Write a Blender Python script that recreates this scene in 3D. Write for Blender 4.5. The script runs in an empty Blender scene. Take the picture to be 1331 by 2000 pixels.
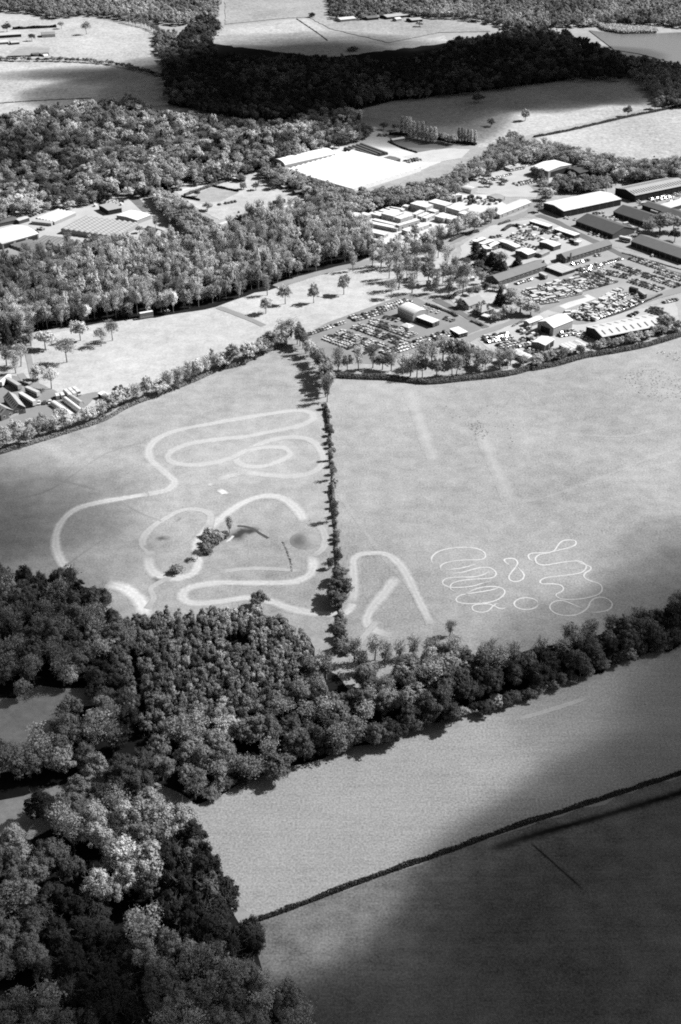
import bpy, math, random
import numpy as np
from mathutils import Vector, geometry

SC = bpy.context.scene
COL = SC.collection
R = math.radians
rng = np.random.default_rng(7)
random.seed(7)

# ------------------------------------------------------------------ camera, sky, sun, exposure
CAM_H, FOC, PITCH = 337.0, 2500.0, math.atan(1500.0 / 2500.0)
cam_data = bpy.data.cameras.new('camera')
cam_data.sensor_fit = 'VERTICAL'; cam_data.sensor_height = 24.0
cam_data.lens = 24.0 * FOC / 2000.0
cam_data.clip_start = 1.0; cam_data.clip_end = 20000.0
cam = bpy.data.objects.new('camera', cam_data); COL.objects.link(cam)
cam.location = (0, 0, CAM_H); cam.rotation_euler = (math.pi / 2 - PITCH, 0, 0)
SC.camera = cam

SUN_EL = R(42.0)
SUN_AZ = math.atan2(0.345, 0.94)                     # angle of the sun's ground direction from +X
SUN_DIR = Vector((math.cos(SUN_EL) * math.cos(SUN_AZ), math.cos(SUN_EL) * math.sin(SUN_AZ), math.sin(SUN_EL)))
world = bpy.data.worlds.new('World'); SC.world = world; world.use_nodes = True
wn = world.node_tree; wn.nodes.clear()
sky = wn.nodes.new('ShaderNodeTexSky'); sky.sky_type = 'NISHITA'; sky.sun_disc = False
sky.sun_elevation = SUN_EL; sky.sun_rotation = math.pi / 2 - SUN_AZ
bw = wn.nodes.new('ShaderNodeSeparateColor')   # the photograph is red-filtered black and white: blue skylight records dark
bg = wn.nodes.new('ShaderNodeBackground'); wo = wn.nodes.new('ShaderNodeOutputWorld')
bg.inputs['Strength'].default_value = 0.05
wn.links.new(sky.outputs[0], bw.inputs[0]); wn.links.new(bw.outputs[0], bg.inputs['Color']); wn.links.new(bg.outputs[0], wo.inputs[0])
sl = bpy.data.lights.new('sun', 'SUN'); sl.energy = 5.0; sl.angle = R(0.5); sl.color = (1, 1, 1)   # monochrome photograph
sun = bpy.data.objects.new('sun', sl); COL.objects.link(sun)
sun.rotation_euler = SUN_DIR.to_track_quat('Z', 'Y').to_euler(); sun.location = (300, 100, 600)
SC.view_settings.view_transform = 'Standard'; SC.view_settings.look = 'None'
SC.view_settings.exposure = 1.28; SC.view_settings.gamma = 1.0
SC.cycles.max_bounces = 6; SC.cycles.diffuse_bounces = 1; SC.cycles.transparent_max_bounces = 24
SC.cycles.volume_bounces = 0
SC.cycles.filter_width = 1.9
SC.cycles.use_denoising = False            # keeps the fine grain of grass and leaves

# ------------------------------------------------------------------ from photograph pixel (1331x2000) to the ground plane
ST, CT = math.sin(PITCH), math.cos(PITCH)
def g(x, y, h=0.0):
    u, v = x - 665.5, y - 1000.0
    t = (CAM_H - h) / (FOC * ST + v * CT)
    return np.array((u * t, (FOC * CT - v * ST) * t))
def zr(x0, y0, k): return lambda a, b: (x0 + a / k, y0 + b / k)
PX = lambda a, b: (a, b)
zA, zB, zC, zD = zr(1000, 480, 4.0211), zr(660, 350, 4.7536), zr(600, 580, 4.1594), zr(0, 360, 4.0333)
zE, zF, zG, zH = zr(880, 560, 4.7536), zr(880, 400, 4.7536), zr(0, 620, 4.4367), zr(330, 320, 4.0333)
zI, zJ, zK, zL = zr(500, 220, 3.6972), zr(690, 220, 4.1594), zr(0, 0, 4.4367), zr(400, 540, 4.1594)
zM, zN, zO, zS = zr(1100, 280, 5.7619), zr(720, 460, 4.7536), zr(260, 960, 3.6972), zr(800, 1000, 2.5066)
zT, zP, z8, z6 = zr(0, 760, 1.9574), zr(860, 280, 2.826), zr(0, 560, 2.662), zr(860, 440, 2.826)
zU, zV = zr(666, 0, 2.0015), zr(0, 0, 1.9985)
def gp(pts, conv=PX, h=0.0): return [g(*conv(*p), h) for p in pts]

# ------------------------------------------------------------------ materials (all grey: a monochrome photograph)
def new_mat(name):
    m = bpy.data.materials.new(name); m.use_nodes = True; m.node_tree.nodes.clear(); return m
def N(nt, t, **kw):
    n = nt.nodes.new(t)
    for k, v in kw.items(): setattr(n, k, v)
    return n
def math_node(nt, op, a, b=None, clamp=False):
    n = N(nt, 'ShaderNodeMath', operation=op, use_clamp=clamp)
    for i, v in enumerate((a, b)):
        if v is None: continue
        if isinstance(v, (int, float)): n.inputs[i].default_value = v
        else: nt.links.new(v, n.inputs[i])
    return n.outputs[0]
def noise(nt, vec, scale, detail=2.0, rough=0.6):
    n = N(nt, 'ShaderNodeTexNoise'); n.inputs['Scale'].default_value = scale
    n.inputs['Detail'].default_value = detail; n.inputs['Roughness'].default_value = rough
    nt.links.new(vec, n.inputs['Vector']); return n.outputs[0]
def centred(nt, x, amp): return math_node(nt, 'MULTIPLY', math_node(nt, 'SUBTRACT', x, 0.5), amp)
def grass_value(nt, v, big=0.5, mid=0.5, grain=0.9, gscale=0.9, streak=0.0, ang=0.0):
    geo = N(nt, 'ShaderNodeNewGeometry').outputs['Position']
    s = math_node(nt, 'ADD', centred(nt, noise(nt, geo, 0.011, 5), big), centred(nt, noise(nt, geo, 0.11, 6, .7), mid))
    s = math_node(nt, 'ADD', s, centred(nt, noise(nt, geo, gscale, 2, .7), grain))
    if streak:
        mp = N(nt, 'ShaderNodeMapping'); mp.inputs['Rotation'].default_value = (0, 0, ang); mp.inputs['Scale'].default_value = (0.02, 0.5, 1)
        nt.links.new(geo, mp.inputs['Vector'])
        s = math_node(nt, 'ADD', s, centred(nt, noise(nt, mp.outputs[0], 1.0, 3), streak))
    return math_node(nt, 'MAXIMUM', math_node(nt, 'MULTIPLY', math_node(nt, 'ADD', s, 1.0), v), 0.01)
def finish(nt, col, rough=1.0, spec=0.0):
    o = N(nt, 'ShaderNodeOutputMaterial')
    if spec:
        b = N(nt, 'ShaderNodeBsdfPrincipled'); b.inputs['Roughness'].default_value = rough; b.inputs['Specular IOR Level'].default_value = spec
        sock = b.inputs['Base Color']
    else:
        b = N(nt, 'ShaderNodeBsdfDiffuse'); sock = b.inputs['Color']
    if isinstance(col, (int, float)): sock.default_value = (col, col, col, 1)
    else: nt.links.new(col, sock)
    nt.links.new(b.outputs[0], o.inputs[0])
def grass_mat(name, v, **kw):
    m = new_mat(name); finish(m.node_tree, grass_value(m.node_tree, v, **kw)); return m
def hard_mat(name, v, var=0.35, scale=0.4, rough=0.8, spec=0.0, stripes=None, sdepth=0.2):
    """Weathered plain surface: blotches, fine grain and, if asked, stripes along local x or y (roof sheets)."""
    m = new_mat(name); nt = m.node_tree
    tc = N(nt, 'ShaderNodeTexCoord').outputs['Object']
    s = math_node(nt, 'ADD', centred(nt, noise(nt, tc, scale, 5), var), centred(nt, noise(nt, tc, 2.5, 2), var * .8))
    if stripes:
        sx = N(nt, 'ShaderNodeSeparateXYZ'); nt.links.new(tc, sx.inputs[0])
        w = math_node(nt, 'SINE', math_node(nt, 'MULTIPLY', sx.outputs[stripes[0]], 2 * math.pi / stripes[1]))
        s = math_node(nt, 'ADD', s, math_node(nt, 'MULTIPLY', math_node(nt, 'GREATER_THAN', w, 0.75), -sdepth))
    finish(nt, math_node(nt, 'MAXIMUM', math_node(nt, 'MULTIPLY', math_node(nt, 'ADD', s, 1.0), v), 0.01), rough, spec); return m
def leaf_mat(name, v, attr=False, trans=0.32):
    m = new_mat(name); nt = m.node_tree
    if attr:
        a = N(nt, 'ShaderNodeAttribute'); a.attribute_name = 'tone'; base = a.outputs['Fac']
    else:
        oi = N(nt, 'ShaderNodeObjectInfo')
        base = math_node(nt, 'MULTIPLY', math_node(nt, 'ADD', math_node(nt, 'MULTIPLY', oi.outputs['Random'], 0.6), 0.7), v)
    geo = N(nt, 'ShaderNodeNewGeometry')
    base = math_node(nt, 'MULTIPLY', base, math_node(nt, 'ADD', centred(nt, noise(nt, geo.outputs['Position'], 0.3, 2), .55), 1.0))
    d = N(nt, 'ShaderNodeBsdfDiffuse'); t = N(nt, 'ShaderNodeBsdfTranslucent'); mx = N(nt, 'ShaderNodeMixShader'); o = N(nt, 'ShaderNodeOutputMaterial')
    mx.inputs[0].default_value = trans
    nt.links.new(base, d.inputs[0]); nt.links.new(base, t.inputs[0])
    nt.links.new(d.outputs[0], mx.inputs[1]); nt.links.new(t.outputs[0], mx.inputs[2]); nt.links.new(mx.outputs[0], o.inputs[0])
    return m
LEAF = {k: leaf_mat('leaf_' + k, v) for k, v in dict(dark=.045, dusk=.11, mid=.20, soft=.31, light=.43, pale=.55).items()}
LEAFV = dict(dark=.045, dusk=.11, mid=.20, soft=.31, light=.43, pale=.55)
LEAF_MASS = leaf_mat('leaf_mass', .2, attr=True)
BARK = hard_mat('bark', .14, .6, 2.0)
PALEBARK = hard_mat('pale_bark', .2, .6, 2.0)

# ------------------------------------------------------------------ object helpers
def tag(o, label=None, cat=None, group=None, kind=None):
    if label: o['label'] = label
    if cat: o['category'] = cat
    if group: o['group'] = group
    if kind: o['kind'] = kind
    return o
def link(o, parent=None):
    COL.objects.link(o)
    if parent is not None: o.parent = parent
    return o
def empty(name, loc, rz=0.0):
    o = bpy.data.objects.new(name, None); o.location = loc; o.rotation_euler = (0, 0, rz); o.empty_display_size = 1
    return link(o)
class MB:
    """Collects vertices and faces of ONE mesh."""
    def __init__(s): s.v, s.f, s.m = [], [], []
    def add(s, verts, faces, mi=0):
        b = len(s.v); s.v += [tuple(p) for p in verts]; s.f += [tuple(b + i for i in f) for f in faces]; s.m += [mi] * len(faces)
        return s
    def box(s, x0, x1, y0, y1, z0, z1, mi=0):
        return s.add([(x0,y0,z0),(x1,y0,z0),(x1,y1,z0),(x0,y1,z0),(x0,y0,z1),(x1,y0,z1),(x1,y1,z1),(x0,y1,z1)],
                     [(0,3,2,1),(4,5,6,7),(0,1,5,4),(1,2,6,5),(2,3,7,6),(3,0,4,7)], mi)
    def prism(s, prof, x0, x1, axis='x', mi=0, mi_end=None):
        """Closed profile of (y,z) points, extruded along x (or (x,z) along y)."""
        n = len(prof); P = (lambda a, q: (a, q[0], q[1])) if axis == 'x' else (lambda a, q: (q[0], a, q[1]))
        s.add([P(x0, q) for q in prof] + [P(x1, q) for q in prof], [(i, (i+1) % n, n + (i+1) % n, n + i) for i in range(n)], mi)
        s.add([P(x0, q) for q in prof] + [P(x1, q) for q in prof], [tuple(range(n))[::-1], tuple(range(n, 2*n))], mi if mi_end is None else mi_end)
        return s
    def tube(s, p0, p1, r0, r1, n=5, mi=0):
        p0, p1 = np.array(p0, float), np.array(p1, float); d = p1 - p0; d /= np.linalg.norm(d) + 1e-9
        a = np.cross(d, (0, 0, 1.0) if abs(d[2]) < .9 else (1.0, 0, 0)); a /= np.linalg.norm(a); b = np.cross(d, a)
        ring = [math.cos(2*math.pi*i/n) * a + math.sin(2*math.pi*i/n) * b for i in range(n)]
        return s.add([p0 + r0*q for q in ring] + [p1 + r1*q for q in ring], [(i, (i+1) % n, n + (i+1) % n, n + i) for i in range(n)], mi)
    def mesh(s, name, mats):
        me = bpy.data.meshes.new(name); me.from_pydata(s.v, [], s.f)
        for m in (mats if isinstance(mats, (list, tuple)) else [mats]): me.materials.append(m)
        if any(s.m): me.polygons.foreach_set('material_index', s.m)
        me.update(); return me
    def build(s, name, mats, parent=None, loc=None, rz=0):
        o = bpy.data.objects.new(name, s.mesh(name, mats))
        if loc is not None: o.location = loc; o.rotation_euler = (0, 0, rz)
        return link(o, parent)
def quad_mesh(name, V, mats, mi=None, tone=None):
    """V: (n,4,3) array of separate quads."""
    n = len(V); me = bpy.data.meshes.new(name)
    me.vertices.add(n*4); me.loops.add(n*4); me.polygons.add(n)
    me.vertices.foreach_set('co', np.ascontiguousarray(V, dtype=np.float32).ravel())
    me.loops.foreach_set('vertex_index', np.arange(n*4, dtype=np.int32))
    me.polygons.foreach_set('loop_start', np.arange(0, n*4, 4, dtype=np.int32))
    for m in mats: me.materials.append(m)
    if mi is not None: me.polygons.foreach_set('material_index', np.asarray(mi, dtype=np.int32))
    if tone is not None:
        at = me.attributes.new('tone', 'FLOAT', 'FACE'); at.data.foreach_set('value', np.asarray(tone, dtype=np.float32))
    me.update(calc_edges=True); return me
def sheet(name, pts, z, mat, conv=PX, label=None, cat='ground', kind='structure', thick=0.0):
    P = [g(*conv(*p)) for p in pts]
    if min(p[1] for p in P) > 1250: z = z*14
    ro = dict(field=.7, meadow=.8, woodland_floor=2.2, yard=.35, garden=.5).get(name, 0)
    if ro:
        rr_ = np.random.default_rng(len(pts) + int(abs(P[0][0]))); Q = []
        for i in range(len(P)):
            a, b = P[i], P[(i+1) % len(P)]; L = np.linalg.norm(b - a); k = max(1, min(40, int(L/(ro*3 + 2)))); nn = np.array((-(b-a)[1], (b-a)[0]))/(L + 1e-9)
            wob = rr_.normal(size=k); Q += [a + (b-a)*j/k + (nn*ro*wob[j] if j else 0) for j in range(k)]
        P = Q
    P = [Vector((*p, z)) for p in P]
    tris = geometry.tessellate_polygon([P])
    me = bpy.data.meshes.new(name); me.from_pydata([tuple(p) for p in P], [], [tuple(t) for t in tris])
    for p in me.polygons:
        pass
    me.materials.append(mat); me.update()
    o = link(bpy.data.objects.new(name, me)); return tag(o, label, cat, None, kind)
def spline(P, step=2.0, closed=False):
    P = [np.array(p, float) for p in P]; out = []
    n = len(P); rngk = range(n if closed else n - 1)
    for i in rngk:
        if closed: a, b, c, d = P[i-1], P[i], P[(i+1) % n], P[(i+2) % n]
        else: a, b, c, d = P[max(i-1, 0)], P[i], P[i+1], P[min(i+2, n-1)]
        k = max(2, int(np.linalg.norm(c - b) / step))
        for j in range(k):
            t = j / k
            out.append(.5 * ((2*b) + (c-a)*t + (2*a-5*b+4*c-d)*t*t + (3*b-a-3*c+d)*t**3))
    out.append(P[0] if closed else P[-1]); return np.array(out)
def ribbon(name, pts, width, z, mat, conv=PX, closed=False, label=None, cat='track', step=2.0, ground=False, taper=0.0):
    C = spline(pts if ground else gp(pts, conv), step, closed)
    T = np.gradient(C, axis=0); T /= np.linalg.norm(T, axis=1)[:, None] + 1e-9
    Nn = np.stack([-T[:, 1], T[:, 0]], 1); E = np.array([-1, -.5, 0, .5, 1.0]); n = len(C)
    w = width * (1 + .12 * np.sin(np.arange(n) * .23) + .06 * np.sin(np.arange(n) * .71))
    V = np.concatenate([np.concatenate([C + Nn * (e * w / 2)[:, None], (z + .006*np.arange(n)/n)[:, None]], 1) for e in E])
    F = [(k*n + i, k*n + i + 1, (k+1)*n + i + 1, (k+1)*n + i) for k in range(4) for i in range(n-1)]
    F = [f[::-1] for f in F]
    me = bpy.data.meshes.new(name); me.from_pydata(V.tolist(), [], F); me.materials.append(mat)
    at = me.attributes.new('edge', 'FLOAT', 'POINT'); at.data.foreach_set('value', np.repeat(E, n).astype(np.float32))
    lo = np.minimum(np.arange(n), np.arange(n)[::-1]) * (np.linalg.norm(C[1]-C[0]))
    at = me.attributes.new('ends', 'FLOAT', 'POINT'); at.data.foreach_set('value', np.tile(np.clip(lo / 4, 0, 1) if not closed else np.ones(n), 5).astype(np.float32))
    me.update(); o = link(bpy.data.objects.new(name, me)); return tag(o, label, cat, None, 'structure')
def track_mat(name, grass, v, ruts=True, soft=0.35, strength=1.0):
    """Bare earth that frays into the grass it was driven into: soft edges, two wheel ruts."""
    m = new_mat(name); nt = m.node_tree
    gv = grass_value(nt, **grass)
    e = N(nt, 'ShaderNodeAttribute'); e.attribute_name = 'edge'; e = math_node(nt, 'ABSOLUTE', e.outputs['Fac'])
    en = N(nt, 'ShaderNodeAttribute'); en.attribute_name = 'ends'
    geo = N(nt, 'ShaderNodeNewGeometry').outputs['Position']
    nz = centred(nt, noise(nt, geo, 0.35, 5), 0.9)
    mask = math_node(nt, 'DIVIDE', math_node(nt, 'SUBTRACT', math_node(nt, 'ADD', nz, 1.0), e), soft, True)
    if ruts:
        w = math_node(nt, 'ABSOLUTE', math_node(nt, 'SUBTRACT', e, 0.45))
        mask = math_node(nt, 'MULTIPLY', mask, math_node(nt, 'SUBTRACT', 1.0, math_node(nt, 'MULTIPLY', w, 0.7), True))
    patch = math_node(nt, 'ADD', math_node(nt, 'MULTIPLY', noise(nt, geo, 0.03, 3), 0.9), 0.45, True)
    mask = math_node(nt, 'MULTIPLY', math_node(nt, 'MULTIPLY', mask, patch), math_node(nt, 'MULTIPLY', en.outputs['Fac'], strength))
    dirt = math_node(nt, 'MULTIPLY', math_node(nt, 'ADD', centred(nt, noise(nt, geo, 0.7, 4), .6), 1.0), v)
    mix = N(nt, 'ShaderNodeMix'); mix.data_type = 'FLOAT'
    nt.links.new(mask, mix.inputs[0]); nt.links.new(gv, mix.inputs[2]); nt.links.new(dirt, mix.inputs[3])
    finish(nt, mix.outputs[0]); return m

# ------------------------------------------------------------------ ground, fields, roads
G1 = dict(v=.205, big=.7, mid=1.05, grain=1.3, gscale=1.1)
G2 = dict(v=.195, big=.8, mid=.95, grain=1.5, gscale=1.1)
GM = dict(v=.27, big=.6, mid=.9, grain=.7, gscale=.6)
m_ground = grass_mat('rough_grass', .21, big=.8, mid=.8, grain=.6, gscale=.4)
m_f1, m_f2 = grass_mat('track_field_grass', **G1), grass_mat('big_field_grass', **G2)
m_f3 = grass_mat('front_field_grass', .225, big=.5, mid=.4, grain=1.7, gscale=1.2, streak=.35, ang=-.45)
m_f4 = grass_mat('hay_field_grass', .12, big=1.6, mid=1.4, grain=1.9, gscale=1.2, streak=.5, ang=-.45)  # base tone lowered to deepen the shade over this field
m_meadow = grass_mat('pale_meadow', **GM)
m_far = grass_mat('far_pasture', .25, big=.9, mid=1.0, grain=1.3, gscale=.3)
m_far2 = grass_mat('far_pasture_dull', .19, big=.9, mid=1.0, grain=1.3, gscale=.3)
m_floor = grass_mat('wood_floor', .012, big=.8, mid=.9, grain=.8, gscale=.6)  # litter tone sunk toward black to give the shade under trees
m_tarmac = hard_mat('tarmac', .10, .5, .05); m_lane = hard_mat('lane_surface', .165, .4, .08)
m_yard = hard_mat('concrete_yard', .27, .5, .06); m_yard2 = hard_mat('pale_hardcore', .36, .5, .05); m_paleyard = hard_mat('dusty_yard', .20, .6, .06); m_greyyard = hard_mat('worn_tarmac_yard', .15, .6, .06)
m_plot = grass_mat('plot_soil', .20, big=.5, mid=.8, grain=.5, gscale=.4, streak=1.0, ang=.3)
m_darkplot = grass_mat('nursery_bed', .11, big=.3, mid=.6, grain=.4, gscale=.4, streak=1.6, ang=1.0)
m_water = hard_mat('pond_water', .05, .3, .3, .15, .5)

gs = bpy.data.meshes.new('ground'); gs.from_pydata([(-7000,-1500,0),(7000,-1500,0),(7000,9000,0),(-7000,9000,0)], [], [(0,1,2,3)]); gs.materials.append(m_ground)
tag(link(bpy.data.objects.new('ground', gs)), 'rough grassland under the whole countryside', 'ground', None, 'structure')
Z = iter(np.arange(0.01, 3, 0.004))
sheet('field', [(-60,910),(215,822),(300,785),(440,715),(520,690),(560,670),(625,700),(640,800),(650,960),(660,1100),(668,1250),(600,1230),(290,1200),(-60,1180)], next(Z), m_f1, label='grass field crossed by looping dirt tracks', cat='field')
sheet('field', [(640,735),(830,745),(990,735),(1140,700),(1340,660),(1420,640),(1420,1120),(1200,1240),(700,1340),(668,1250),(658,1050),(645,870)], next(Z), m_f2, label='large plain field with scribbled tyre marks', cat='field')
sheet('field', [(345,1620),(385,1575),(540,1510),(880,1425),(1100,1345),(1400,1250),(1400,1488),(1000,1620),(760,1702),(510,1791),(395,1740)], next(Z), m_f3, label='pale mown field between the wood and the long hedge', cat='field')
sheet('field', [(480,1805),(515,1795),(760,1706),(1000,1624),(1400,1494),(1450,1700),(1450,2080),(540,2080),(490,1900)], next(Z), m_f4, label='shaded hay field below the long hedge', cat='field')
sheet('meadow', [(-40,775),(60,748),(-40,712),(-40,690),(40,668),(120,648),(210,630),(330,604),(420,578),(500,556),(560,543),(640,526),(720,512),(790,496),(860,490),(900,530),(880,580),(800,572),(640,640),(590,660),(520,665),(440,690),(330,735),(240,768),(180,795),(90,830)], next(Z), m_meadow, label='bright closely mown meadow beside the car park', cat='meadow')
sheet('field', [(-40,120),(190,125),(340,150),(420,200),(240,212),(-40,236)], next(Z), m_far, label='far pasture with a dark cloud shadow across its middle', cat='field')
sheet('field', [(-40,22),(180,35),(300,62),(345,95),(340,150),(240,130),(120,112),(-40,125)], next(Z), m_far, label='far pasture around the lone bare tree', cat='field')
sheet('field', [(410,85),(440,52),(560,40),(600,38),(640,62),(760,90),(870,70),(880,110),(500,130)], next(Z), m_far, label='far hillside pasture half in cloud shadow', cat='field')
sheet('field', [(440,-30),(440,48),(560,36),(603,34),(646,57),(760,84),(860,64),(960,62),(900,30),(840,28),(640,-30)], next(Z), m_far2, label='far field below the long low sheds', cat='field')
sheet('field', [(660,205),(900,180),(1210,140),(1300,190),(1300,205),(1040,262),(940,290),(900,270),(760,235),(690,225)], next(Z), m_far, label='long pasture with one round tree behind the nursery', cat='field')
sheet('field', [(1042,270),(1200,238),(1420,190),(1420,345),(1240,325),(1060,290)], next(Z), m_far, label='pale pasture beyond the thin dark hedge', cat='field')
sheet('lake', [(1150,60),(1215,68),(1290,66),(1420,60),(1420,150),(1330,128),(1250,106),(1200,98)], next(Z), hard_mat('lake_water', .10, .15, .02, .22, .5), label='pale flat lake below the strip of reeds', cat='lake')
# wood floors: leaf litter with tree shade put into its colour
sheet('woodland_floor', [(-60,650),(60,650),(200,630),(400,605),(560,555),(735,500),(740,470),(680,440),(400,480),(-60,580)], next(Z), m_floor, label='shade-darkened leaf litter under the middle wood', cat='ground')
sheet('woodland_floor', [(-60,455),(150,405),(440,360),(560,318),(730,275),(720,245),(400,250),(-60,265)], next(Z), m_floor, label='shade-darkened leaf litter under the upper wood', cat='ground')
sheet('woodland_floor', [(215,1240),(330,1215),(600,1240),(680,1345),(900,1310),(1400,1170),(1400,1240),(1100,1328),(880,1408),(540,1500),(385,1572),(250,1500),(140,1480),(230,1330)], next(Z), m_floor, label='shade-darkened leaf litter under the plantation and strip wood', cat='ground')
sheet('woodland_floor', [(-60,1150),(200,1150),(250,1260),(230,1330),(120,1345),(-60,1365)], next(Z), m_floor, label='shade-darkened leaf litter under the tall trees by the track', cat='ground')
sheet('woodland_floor', [(60,1640),(300,1590),(365,1612),(425,1740),(500,1850),(590,2080),(-80,2080),(-80,1640)], next(Z), m_floor, label='shade-darkened leaf litter under the big wood by the hay field', cat='ground')
sheet('woodland_floor', [(-60,1530),(60,1500),(150,1380),(250,1370),(270,1480),(150,1530),(-60,1570)], next(Z), m_floor, label='shade-darkened leaf litter under the small copse by the clearing', cat='ground')
sheet('woodland_floor', [(320,125),(350,75),(440,90),(640,115),(880,85),(1010,60),(1250,130),(1100,158),(760,200),(560,245),(330,205)], next(Z), m_floor, label='shade-darkened leaf litter under the far shaded wood', cat='ground')
# yards
sheet('car_park', [(590,657),(640,630),(800,572),(830,590),(905,620),(945,640),(880,668),(740,712),(650,705)], next(Z), m_greyyard, label='grey car park around the white marquee', cat='car park')
sheet('yard', [(660,425),(740,400),(870,380),(960,380),(990,400),(940,440),(880,455),(780,500),(720,480)], next(Z), m_yard2, label='white yard under the stacked site cabins', cat='yard')
sheet('yard', [(900,480),(960,440),(1060,425),(1170,480),(1060,520),(990,545),(900,520)], next(Z), m_yard, label='pale breaker yard behind the brick ranges', cat='yard')
sheet('yard', [(960,570),(1000,545),(1060,525),(1180,480),(1340,520),(1340,560),(1130,612),(1080,610),(1000,620)], next(Z), m_paleyard, label='grey yard filled with rows of parked cars', cat='yard')
sheet('yard', [(1010,425),(1060,400),(1340,380),(1400,390),(1400,530),(1180,478),(1060,424)], next(Z), m_paleyard, label='worn tarmac between the long sheds', cat='yard')
sheet('yard', [(925,350),(960,330),(1010,310),(1050,320),(1080,350),(1050,385),(990,385),(900,372)], next(Z), m_yard, label='pale yard in front of the boxy white shed', cat='yard')
sheet('yard', [(935,665),(1010,628),(1070,605),(1140,625),(1320,590),(1330,640),(1180,672),(1060,705),(990,712)], next(Z), m_yard, label='pale yard around the white gabled shed', cat='yard')
sheet('yard', [(555,300),(640,285),(700,255),(735,248),(760,270),(830,290),(900,300),(830,330),(690,370),(560,320)], next(Z), m_yard2, label='bleached hardstanding around the plastic covered nursery', cat='yard')
sheet('yard', [(-40,440),(60,400),(160,385),(250,375),(330,400),(345,425),(300,475),(180,470),(110,505),(-40,540)], next(Z), m_yard, label='pale yard between the greenhouses', cat='yard')
sheet('yard', [(330,365),(420,345),(500,335),(540,340),(620,375),(600,395),(540,400),(430,430),(390,410)], next(Z), m_meadow, label='bleached grass around the vegetable plots', cat='ground')
sheet('yard', [(-40,770),(0,730),(60,740),(130,775),(200,765),(150,810),(60,830),(-40,860)], next(Z), m_greyyard, label='worn yard beside the brick barn', cat='yard')
sheet('garden', [(880,545),(930,500),(1000,520),(990,560),(1000,600),(950,625),(890,600),(870,570)], next(Z), m_meadow, label='pale garden lawns around the two houses', cat='garden')
sheet('concrete_pad', [(1092,598),(1148,575),(1165,583),(1105,604)], next(Z), m_yard2, label='bare pale concrete slab among the parked cars', cat='slab')
sheet('plot', [(110,275),(350,182),(560,222),(400,300),(250,300)], next(Z), m_plot, conv=zH, label='striped vegetable plot between dark low walls', cat='plot')
sheet('plot', [(290,235),(420,205),(620,230),(800,280),(520,325)], next(Z), m_darkplot, conv=zJ, label='dark striped nursery beds under the poplars', cat='plot')
sheet('plot', [(330,215),(410,208),(760,265),(520,325)], next(Z), m_darkplot, conv=zJ, label='dark striped nursery bed beside the white hut', cat='plot')
sheet('plot', [(400,360),(560,320),(780,290),(950,300),(880,370),(700,400),(560,400)], next(Z), grass_mat('fallow', .30, big=.4, mid=.5, grain=.4), conv=zJ, label='smooth pale paddock beside the nursery beds', cat='plot')
sheet('plot', [(990,90),(1060,60),(1180,210),(1130,225)], next(Z), m_darkplot, conv=zD, label='dark striped bed at the end of the greenhouse yard', cat='plot')
sheet('plot', [(60,500),(180,420),(440,430),(420,490)], next(Z), m_plot, conv=zK, label='pale vegetable plots of the far farm', cat='plot')
zr0 = float(next(Z))
ribbon('road', [(540,560),(574,548),(638,530),(713,514),(788,499),(830,491),(882,472),(950,440),(1010,424),(1045,405),(1058,380),(1040,360)], 8, zr0, m_lane, label='pale road running past the stacked cabins', cat='road')
ribbon('road', [(900,675),(930,655),(1000,630),(1060,605),(1090,592),(1140,578)], 6, zr0 + .004, m_lane, label='lane between the houses and the white gabled shed', cat='road')
ribbon('road', [(1080,615),(1110,628),(1150,626),(1200,608),(1265,585),(1340,562),(1420,535)], 8, zr0 + .008, m_lane, label='lane curving round the end of the car yard', cat='road')
ribbon('road', [(850,585),(880,600),(910,617),(950,640)], 5.5, zr0 + .012, m_tarmac, label='dark lane between the car park and the houses', cat='road')
ribbon('road', [(1050,420),(1090,435),(1140,462),(1175,478),(1220,500),(1290,525),(1400,555)], 7, zr0 + .016, m_tarmac, label='street between the long sheds', cat='road')
ribbon('path', [(630,298),(680,278),(725,262),(728,248)], 6, zr0 + .02, m_yard2, label='bleached track leading out between the trees', cat='track')
ribbon('path', [(340,375),(400,362),(450,350),(495,338),(510,330)], 4, zr0 + 0.024, m_yard2, label='bleached track above the vegetable plots', cat='track')
ribbon('path', [(430,438),(470,425),(520,412),(570,402),(620,400)], 4, zr0 + 0.028, m_yard2, label='bleached track below the vegetable plots', cat='track')
ribbon('path', [zL(110,250), zL(300,320), zL(480,400)], 5, zr0 + 0.032, m_lane, label='grey path cutting across the bright meadow', cat='path')
ribbon('path', [(40,730),(75,775),(55,690),(60,660)], 4, zr0 + 0.036, m_lane, label='track beside the trailers', cat='track')
ribbon('path', [zK(545,292), zK(440,470)], 3, zr0 + 0.040, m_yard2, label='straight pale path beside the far farm', cat='path')
ribbon('path', [zK(110,380), zK(20,510)], 4, zr0 + 0.044, m_lane, label='short grey lane into the far farm', cat='path')

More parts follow.
